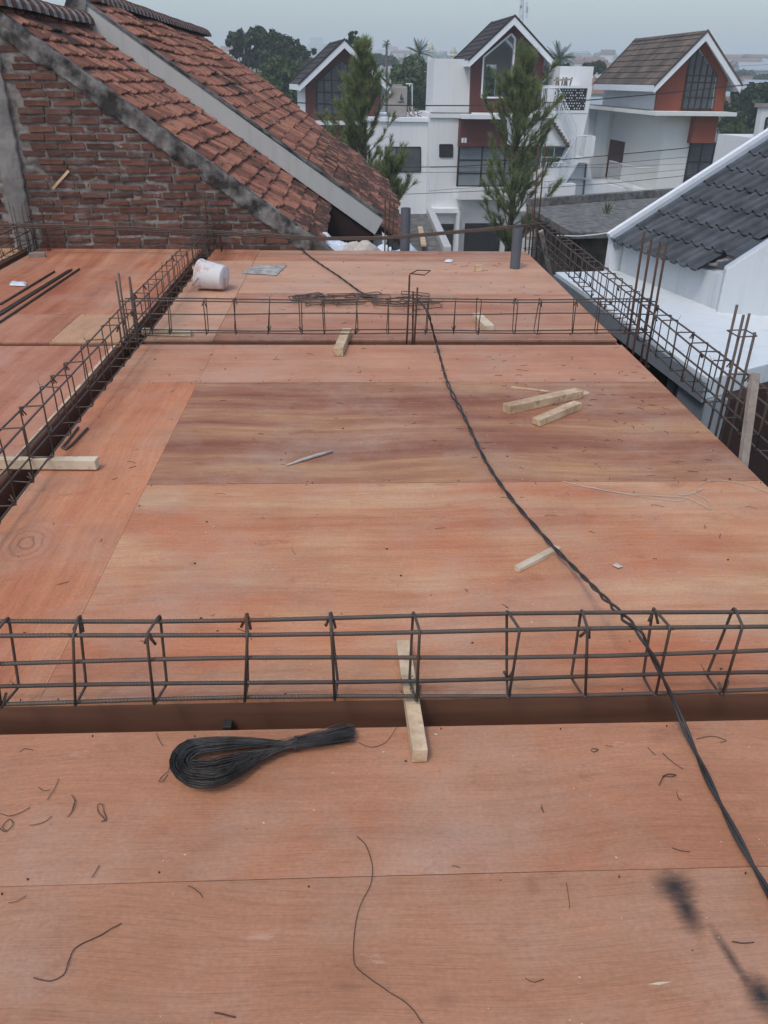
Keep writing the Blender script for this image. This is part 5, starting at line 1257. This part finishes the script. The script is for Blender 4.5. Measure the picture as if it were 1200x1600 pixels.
# ================================================================== trees
def needles(mb, p, d, n, L_, w_, rg):
    d = d.normalized(); a = d.orthogonal().normalized(); b = d.cross(a)
    for _ in range(n):
        th = rg.uniform(0, 2*math.pi); sp_ = rg.uniform(.25, .95); q_ = p - d*rg.uniform(0, .16)
        dd = (d*(1.0-.35*sp_) + (a*math.cos(th)+b*math.sin(th))*sp_ + Vector((0,0,.10))).normalized()*L_*rg.uniform(.7, 1.1)
        sd2 = dd.cross(Vector((rg.uniform(-1,1), rg.uniform(-1,1), rg.uniform(-1,1)))).normalized()*w_
        mb.v += [q_-sd2, q_+sd2, q_+dd]; k_ = len(mb.v); mb.f.append((k_-3, k_-2, k_-1))
def pine(base, top, label, prof, seed, nb, hmin, group='pines in the street'):
    rg = random.Random(seed); base = Vector(base); top = Vector(top); t = empty('pine_tree', base, label, 'pine tree', group)
    H = (top-base).length; ax = (top-base)/H; tr = []; rr = []
    for i in range(13):
        f = i/12; tr.append(base+ax*H*f+Vector((.10*math.sin(f*5+seed), .06*math.cos(f*4), 0))*f*(1-f)*3); rr.append(.135*(1-f)**.8+.012)
    link('trunk', MB().tube(tr, rr, 8), M['bark'], t, smooth=True)
    br = MB(); nd = MB()
    def pos(f): i = min(11, int(f*12)); g_ = f*12-i; return tr[i]*(1-g_)+tr[i+1]*g_
    for k_ in range(nb):
        f = hmin+(1-hmin)*((k_+rg.random())/nb)
        Lb = prof(f)*rg.uniform(.5, 1.4)*1.0; az = rg.uniform(0, 2*math.pi); el = rg.uniform(.1, .55)+f*.45
        p = pos(f); d = Vector((math.cos(az)*math.cos(el), math.sin(az)*math.cos(el), math.sin(el)))
        pts = [p]; n = 6
        for i in range(n):
            d = (d+Vector((rg.uniform(-.2,.2), rg.uniform(-.2,.2), .09+rg.uniform(-.08,.12)))).normalized(); pts.append(pts[-1]+d*Lb/n)
        br.tube(pts, [max(.006, .030*(1-i/n)*(1-f*.6)) for i in range(n+1)], 5)
        for i in range(2, n+1):
            for s_ in range(2 if i < n else 3):
                dd = (pts[i]-pts[i-1]).normalized()+Vector((rg.uniform(-.9,.9), rg.uniform(-.9,.9), rg.uniform(-.1,.9)))*(.7 if i < n else .25)
                e_ = pts[i]+dd.normalized()*rg.uniform(.12, .40)
                br.tube([pts[i], e_], .006, 3)
                if rg.random() < .85: needles(nd, e_, dd, 44, .19, .0055, rg)
                needles(nd, (pts[i]+e_)/2, dd, 12, .16, .0055, rg)
    for i in range(7):
        q_ = pos(1-i*.022); needles(nd, q_, Vector((rg.uniform(-.25,.25), rg.uniform(-.25,.25), 1)), 50, .26, .008, rg)
    link('branches', br, M['bark'], t, smooth=True); link('crown', nd, M['needle'], t, recalc=False)
YP = 22.5
b0 = ony(787, 410, YP); tp = ony(819, 98, YP); base = b0+(b0-tp)*((b0.z+7.19)/(tp.z-b0.z))
fz = lambda z_: (z_+7.19)/(tp.z+7.19)
def prof2(f, _w=1.08):
    z_ = f*(tp.z+7.19)-7.19
    for a, b in ((-3.2, .2), (-2.6, .8), (-1.9, 1.2), (-.9, 1.1), (.2, 1.15), (.7, .85), (1.2, .5), (2.4, .16)):
        if z_ < a: return b
    return .15
pine((base.x, base.y, -7.19), tp, 'large loose pine standing before the maroon gable house', prof2, 5, 86, fz(-2.9))
YP1 = 25
b0 = ony(574, 330, YP1); tp1 = ony(563, 84, YP1)
def prof1(f):
    z_ = f*(tp1.z+7.19)-7.19
    for a, b in ((-2.0, .5), (-1.3, .8), (-.5, 1.2), (.3, 1.1), (.9, .7), (1.3, .4), (1.7, .2)):
        if z_ < a: return b
    return .2
fz1 = lambda z_: (z_+7.19)/(tp1.z+7.19)
pine((b0.x+.2, YP1, -7.19), tp1, 'smaller pine half hiding the leftmost gable', prof1, 9, 84, fz1(-2.0))
# young pine tip poking above the terracotta eave
bs = ony(612, 330, 21); tps = ony(611, 272, 21)
pine((bs.x, 21, -7.19), tps, 'small pine top poking up right of the terracotta eave', lambda f: .42 if f > .93 else .5, 3, 16, .86)
bs = ony(722, 360, 20.5); tps = ony(720, 338, 20.5)

def broad(base, h, blobs, label, mat, n, ls, seed, name='tree', cat='tree', group='trees behind the houses', trunk=True):
    """blobs: (dx,dy,z,rx,rz) relative to the base"""
    rg = random.Random(seed); base = Vector(base); t = empty(name, base, label, cat, group)
    if trunk:
        tb_ = MB(); c0 = base+Vector((0,0,h*.45)); tb_.tube([base, base+Vector((.1,0,h*.25)), c0], [h*.03, h*.024, h*.018], 7)
        for b in blobs[:9]: tb_.tube([c0-Vector((0,0,h*.08)), base+Vector((b[0]*.5, b[1]*.5, (c0.z-base.z+b[2])/2)), base+Vector((b[0], b[1], b[2]))], [h*.014, h*.009, h*.004], 5)
        link('trunk', tb_, M['bark'], t, smooth=True)
    mb = MB(); wt = [b[3]**2 for b in blobs]; cl = []
    # clumps on the blobs' surfaces, leaves round every clump
    ncl = max(20, n//26)
    for _ in range(ncl):
        b = rg.choices(blobs, wt)[0]; a = rg.uniform(0, 2*math.pi); ph = math.acos(rg.uniform(-.75, 1)); r = rg.uniform(.6, 1.08)
        c = base+Vector((b[0]+b[3]*r*math.sin(ph)*math.cos(a), b[1]+b[3]*r*math.sin(ph)*math.sin(a), b[2]+b[4]*r*math.cos(ph))); cr = b[3]*rg.uniform(.12, .3)
        for _ in range(26):
            v = Vector((rg.gauss(0,1), rg.gauss(0,1), rg.gauss(0,.7))).normalized()*cr*rg.random()**.4
            nrm = (v.normalized()+Vector((rg.uniform(-.8,.8), rg.uniform(-.8,.8), rg.uniform(0,.9)))).normalized(); x_ = nrm.orthogonal().normalized(); x_.rotate(Matrix.Rotation(rg.uniform(0, 6.28), 3, nrm)); y_ = nrm.cross(x_); s_ = ls*rg.uniform(.6, 1.25); p = c+v
            k_ = len(mb.v); mb.v += [p-x_*s_, p-y_*s_*.5, p+x_*s_, p+y_*s_*.5]; mb.f.append((k_, k_+1, k_+2, k_+3))
    link('crown', mb, M[mat], t, recalc=False); return t
def bpx(Y, lst, gz=None, mpp=None):
    gz = zg(Y)+.01   # blobs from pixels: (px,py,r_px,rz_px)
    s_ = Y*math.cos(R(28.9))/FPX*1.08
    c0 = ony(lst[0][0], lst[0][1], Y); base = Vector((c0.x, Y, gz)); out_ = []
    for (x, y, r, rz) in lst:
        p = ony(x, y, Y); out_.append((p.x-base.x, rnd.uniform(-.4,.4)*r*s_, p.z-gz, r*s_, rz*s_))
    return base, out_
base, bl_ = bpx(75, [(395,100,2,2),(375,64,16,11),(400,60,18,12),(425,66,20,13),(450,75,18,12),(468,82,12,9),(412,88,22,15),(440,98,20,12),(372,82,10,8),(486,80,6,5),(384,98,8,7)])
broad(base, 9, bl_[1:], 'big dark spreading tree on the skyline left of the houses', 'leafd', 9000, .26, 1)
base, bl_ = bpx(62, [(430,130,2,2),(432,115,24,16),(455,120,20,18),(420,135,20,16),(460,148,24,22),(440,100,14,9)])
broad(base, 7, bl_[1:], 'brighter bushy tree below the big dark one, beside the leftmost house', 'leafm', 7000, .2, 2)
base, bl_ = bpx(66, [(650,150,2,2),(628,112,16,11),(650,100,16,12),(640,128,26,22),(660,140,24,26),(620,140,16,20),(645,165,30,18)])
broad(base, 8, bl_[1:], 'bushy green tree left of the white stair tower', 'leafm', 8000, .2, 3)
base, bl_ = bpx(58, [(768,140,2,2),(762,120,10,14),(770,135,12,16),(760,148,10,12)])
broad(base, 6, bl_[1:], 'green tree seen through the pointed maroon gable window', 'leafm', 3000, .2, 4)
base, bl_ = bpx(55, [(862,130,2,2),(862,115,13,14),(866,135,12,16),(858,155,12,14),(878,112,12,8)])
broad(base, 7, bl_[1:], 'dark green tree under the coconut palm between the houses', 'leafd', 3600, .2, 5)
base, bl_ = bpx(60, [(1170,180,2,2),(1145,160,22,16),(1175,152,24,16),(1200,165,26,22),(1160,190,32,26),(1195,205,32,26),(1150,215,26,20),(1225,170,30,30),(1128,190,18,22)])
broad(base, 8, bl_[1:], 'dark hedge-like tree mass behind the orange gable, at the right', 'leafd', 12000, .2, 6)
base, bl_ = bpx(52, [(1150,200,2,2),(1148,202,14,7),(1168,208,12,7),(1140,210,10,6)])
broad(base, 6, bl_[1:], 'small yellowish green tree in front of the dark trees at the right', 'leafm', 2400, .16, 7)
base, bl_ = bpx(90, [(1010,120,2,2),(920,108,10,6),(935,105,10,6)])
broad(base, 8, bl_[1:], 'distant low tree above the pierced screen block', 'leafd', 1800, .3, 8)
for i, (x, y, r, rz, Yv, lb) in enumerate(((600,95,14,6,160,'far hazy tree right of the slim palm'),(585,92,10,5,190,'far hazy tree left of the slim palm'),(345,95,9,6,120,'far tree just above the terracotta roof edge'),(1165,118,12,5,210,'far hazy tree among the city roofs at the right'),(1195,122,10,5,170,'far hazy tree at the right picture edge'),(1150,104,14,4,330,'very far hazy tree line piece beside the orange gable'),(480,100,10,10,95,'thin hazy tree under the distant pale tower block'))):
    base, bl_ = bpx(Yv, [(x,y+6,2,2),(x,y,r,rz),(x+r,y+2,r*.7,rz*.8),(x-r,y+1,r*.8,rz*.8)])
    broad(base, 9, bl_[1:], lb, 'leafd', 1400, Yv*.0032, 20+i, group='far hazy trees')
base, bl_ = bpx(45, [(555,70,2,2),(553,56,8,7),(548,64,7,6)])
broad(base, 10, bl_[1:], 'sparse bare-topped tree above the ridge of the leftmost gable', 'leafd', 500, .10, 40)
# undergrowth by the houses' feet
def palm(px, py, Y, crown_px, nfr, label, droop=.5, cat='palm tree'):
    c = ony(px, py, Y); rg = random.Random(px); t = empty('palm_tree', (c.x, Y, -7.19), label, cat); s_ = Y*.876/FPX; Lf = crown_px*s_
    link('trunk', MB().tube([(c.x+.3, Y, -7.19), (c.x+.1, Y, (c.z-7.19)/2), (c.x, Y, c.z)], [.2, .15, .11], 7), M['bark'], t, smooth=True)
    mb = MB()
    for i in range(nfr):
        az = 2*math.pi*i/nfr+rg.uniform(-.2,.2); el = rg.uniform(-.1, 1.3); d = Vector((math.cos(az)*math.cos(el), math.sin(az)*math.cos(el), math.sin(el))); p = c.copy(); pts = [p.copy()]
        n = 9
        for j in range(n):
            p = p+d*Lf/n; d = (d+Vector((0,0,-droop*.22*(1-math.sin(el)*.4)))).normalized(); pts.append(p.copy())
        mb.tube(pts, .03*Lf/3, 3)
        for j in range(1, n+1):
            q_ = pts[j]; dd = (pts[j]-pts[j-1]).normalized(); sd2 = dd.cross(Vector((0,0,1))).normalized()
            for s2 in (-1, 1):
                for h_ in (0, .5):
                    q2 = q_-dd*Lf/n*h_; w_ = Lf*.24*math.sin(math.pi*min(1, (j-h_)/n*.85+.12)); e_ = q2+sd2*s2*w_+dd*w_*.5-Vector((0,0,w_*.45))
                    mb.add([q2-dd*Lf*.018, q2+dd*Lf*.018, e_], [(0,1,2)])
    link('crown', mb, M['frond'], t, recalc=False)
palm(604, 70, 95, 8.5, 30, 'slim lone palm on the hazy skyline', .7)
palm(655, 84, 73, 24, 20, 'coconut palm above the tree left of the stair tower', .45)
palm(874, 92, 56, 27, 24, 'coconut palm rising between the maroon and orange gables', .45)

# ================================================================== distance: tower block, mast, minaret, city
def tower():
    Y = 420; zt0 = zg(Y); a = ony(481, 58, Y); b = ony(523, 100, Y); t = empty('tower_block', (a.x, Y, -7.2), 'distant pale hazy tower block on the skyline behind the leftmost gable', 'tower block')
    m = paint('pale_tower_paint', (.50,.54,.56,1), .1); mb = MB().box((a.x, Y, -7.2), (b.x, Y+16, ony(500,68,Y).z)); mb.box((a.x+1, Y+1, ony(500,68,Y).z), (ony(502,60,Y).x, Y+12, a.z))
    link('body', mb, m, t); wn = MB(); z_ = 2
    while z_ < a.z-4:
        x = a.x+1
        while x < b.x-1.4: wn.box((x, Y-.1, z_), (x+.9, Y-.01, z_+1.2)); x += 2
        z_ += 3
    link('windows', wn, M['glassl'], t); 
tower()
Y = 180; a = ony(817, -40, Y); bz_ = ony(821, 60, Y); t = empty('radio_mast', (bz_.x, Y, -7.2), 'tall lattice radio mast behind the maroon gable', 'mast'); mb = MB()
top = a; 
for sx, sy in ((-.5,-.5),(.5,-.5),(.5,.5),(-.5,.5)): mb.tube([(bz_.x+sx, Y+sy, -7.2), (top.x+sx*.5, Y+sy*.5, top.z)], .07, 4)
z_ = -7; i = 0
while z_ < top.z: 
    f = (z_+7.2)/(top.z+7.2); x = bz_.x+(top.x-bz_.x)*f; s_ = .5*(1-f*.5); sg = 1 if i % 2 else -1
    mb.tube([(x-s_*sg, Y-s_, z_), (x+s_*sg, Y-s_, z_+1.2)], .045, 3); mb.tube([(x-s_*sg, Y+s_, z_), (x+s_*sg, Y+s_, z_+1.2)], .045, 3); mb.tube([(x-s_, Y, z_), (x+s_, Y, z_)], .04, 3); z_ += 1.2; i += 1
link('lattice', mb, M['rail'], t)
for (x, y, s_) in ((815,5,-1),(820,12,1),(815,17,-1),(821,20,1)):
    p = ony(x+s_*2, y, Y); link('antenna', MB().box((p.x-.18, Y-.7, p.z-.9), (p.x+.18, Y-.4, p.z+.9)), M['rail'], t)
for (x, y, lb) in ((674, 66, 'thin cream minaret top behind the coconut palm'), (709, 72, 'small pale minaret dome left of the maroon gable ridge')):
    Y = 130; p = ony(x, y, Y); t = empty('minaret', (p.x, Y, -7.2), lb, 'minaret', 'minarets on the skyline'); cm = M['whitec']
    mb = MB().tube([(p.x,Y,-7.2),(p.x,Y,p.z-1.2)], [.5,.45], 8); mb.tube([(p.x,Y,p.z-1.2),(p.x,Y,p.z-1.0)], .75, 8); link('shaft', mb, cm, t)
    link('dome', MB().tube([(p.x,Y,p.z-1.0),(p.x,Y,p.z-.7),(p.x,Y,p.z-.3),(p.x,Y,p.z)], [.38,.45,.25,.03], 8), simple('cream_dome', (.42,.38,.30,1), None, 1, .6), t)
# city houses
cm = [paint('town_wall_%s' % n_, c_, .15) for n_, c_ in (('white', (.55,.57,.57,1)), ('green', (.30,.42,.38,1)), ('cream', (.45,.40,.32,1)), ('grey', (.28,.30,.32,1)))]
rm = [simple('town_roof_%s' % n_, c_, None, 1) for n_, c_ in (('red', (.22,.09,.055,1)), ('brown', (.13,.085,.065,1)), ('zinc', (.30,.34,.37,1)))]
wn_, rn_ = ['white', 'pale green', 'cream', 'grey'], ['red', 'brown', 'zinc']
rc = random.Random(77); k_ = 0; tries = 0
while k_ < 130 and tries < 4000:
    tries += 1
    zone = rc.random()
    if zone < .72: x = rc.uniform(1120, 1260)
    elif zone < .86: x = rc.uniform(895, 935)
    else: x = rc.choice([rc.uniform(325, 372), rc.uniform(575, 625)])
    D = 120*(8.0**rc.random()); c = ony(x, 120, D)
    w_, d_, h_ = rc.uniform(5, 11), rc.uniform(6, 12), rc.uniform(3, 7.5)
    wi, ri = rc.randrange(4), rc.randrange(3)
    q = ('right', 'middle')[x < 1000] if x > 700 else 'left'
    t = empty('town_house', (c.x, D, zg(D)), None, 'house', 'hazy houses of the town in the distance')
    t['label'] = 'hazy %s house with a %s roof, %s' % (wn_[wi], rn_[ri], {'right': 'right of the orange gable', 'middle': 'seen above the pierced screen block', 'left': 'on the left skyline'}[q])
    u = Vector((math.cos(k_), math.sin(k_), 0)); an = rc.uniform(-.4, .4); u = Vector((math.cos(an), math.sin(an), 0)); v = Vector((-u.y, u.x, 0)); o_ = Vector((c.x, D, 0))
    p = lambda a, b, z_: o_+u*a+v*b+Vector((0,0,z_))
    z0 = zg(D); z1 = z0+h_; zlo = z0-1.2
    link('walls', MB().hexa([p(0,0,zlo),p(w_,0,zlo),p(w_,d_,zlo),p(0,d_,zlo),p(0,0,z1),p(w_,0,z1),p(w_,d_,z1),p(0,d_,z1)]), cm[wi], t)
    rr = rc.uniform(1, 2.2); link('roof', MB().add([p(-.4,-.4,z1-.1),p(w_+.4,-.4,z1-.1),p(w_+.4,d_+.4,z1-.1),p(-.4,d_+.4,z1-.1),p(-.4,d_/2,z1+rr),p(w_+.4,d_/2,z1+rr)], [(0,1,5,4),(2,3,4,5),(0,4,3),(1,2,5),(3,2,1,0)]), rm[ri], t)
    wn2 = MB(); nw_ = int(w_/2.2)
    for i in range(nw_):
        for zz in ([1.2] if h_ < 5 else [1.2, 4.2]):
            a = .8+i*2.1; wn2.hexa([p(a,-.06,z0+zz),p(a+1,-.06,z0+zz),p(a+1,-.01,z0+zz),p(a,-.01,z0+zz),p(a,-.06,z0+zz+1.2),p(a+1,-.06,z0+zz+1.2),p(a+1,-.01,z0+zz+1.2),p(a,-.01,z0+zz+1.2)])
    if D < 200: link('windows', wn2, M['frame'], t)
    k_ += 1
# far woods between and beyond the town
mb = MB(); rc = random.Random(9)
for _ in range(15000):
    y = 110*(9.5**rc.random()); x = rc.uniform(-.55, .75)*y; s_ = y*.0042*rc.uniform(.5,1.3); p = Vector((x, y, zg(y)+rc.random()*3.0+(1.2*noise.noise(Vector((x*.02, y*.02, 0)))+1)*1.2))
    nrm = Vector((rc.uniform(-1,1), rc.uniform(-1.4,.2), rc.uniform(0,1))).normalized(); a = nrm.orthogonal().normalized()*s_; b = nrm.cross(a)
    mb.add([p-a, p-b*.6, p+a, p+b*.6], [(0,1,2,3)])
T(link('far_trees', mb, M['leafd'], recalc=False), 'hazy belt of far trees spread between the houses of the town', 'trees', kind='stuff')

# ================================================================== haze
hz = MB().box((-1460, -255, -8.4), (1460, 2100, 60))
k = bpy.data.materials.new('haze_air'); k.use_nodes = True; t = k.node_tree; t.nodes.clear()
pv = t.nodes.new('ShaderNodeVolumePrincipled'); pv.inputs['Color'].default_value = (.88,.965,1,1); pv.inputs['Density'].default_value = .0014; pv.inputs['Anisotropy'].default_value = 0
oo = t.nodes.new('ShaderNodeOutputMaterial'); t.links.new(pv.outputs[0], oo.inputs['Volume'])
o = link('haze', hz, k); T(o, 'pale morning haze filling the air over the whole town', 'haze', kind='stuff')
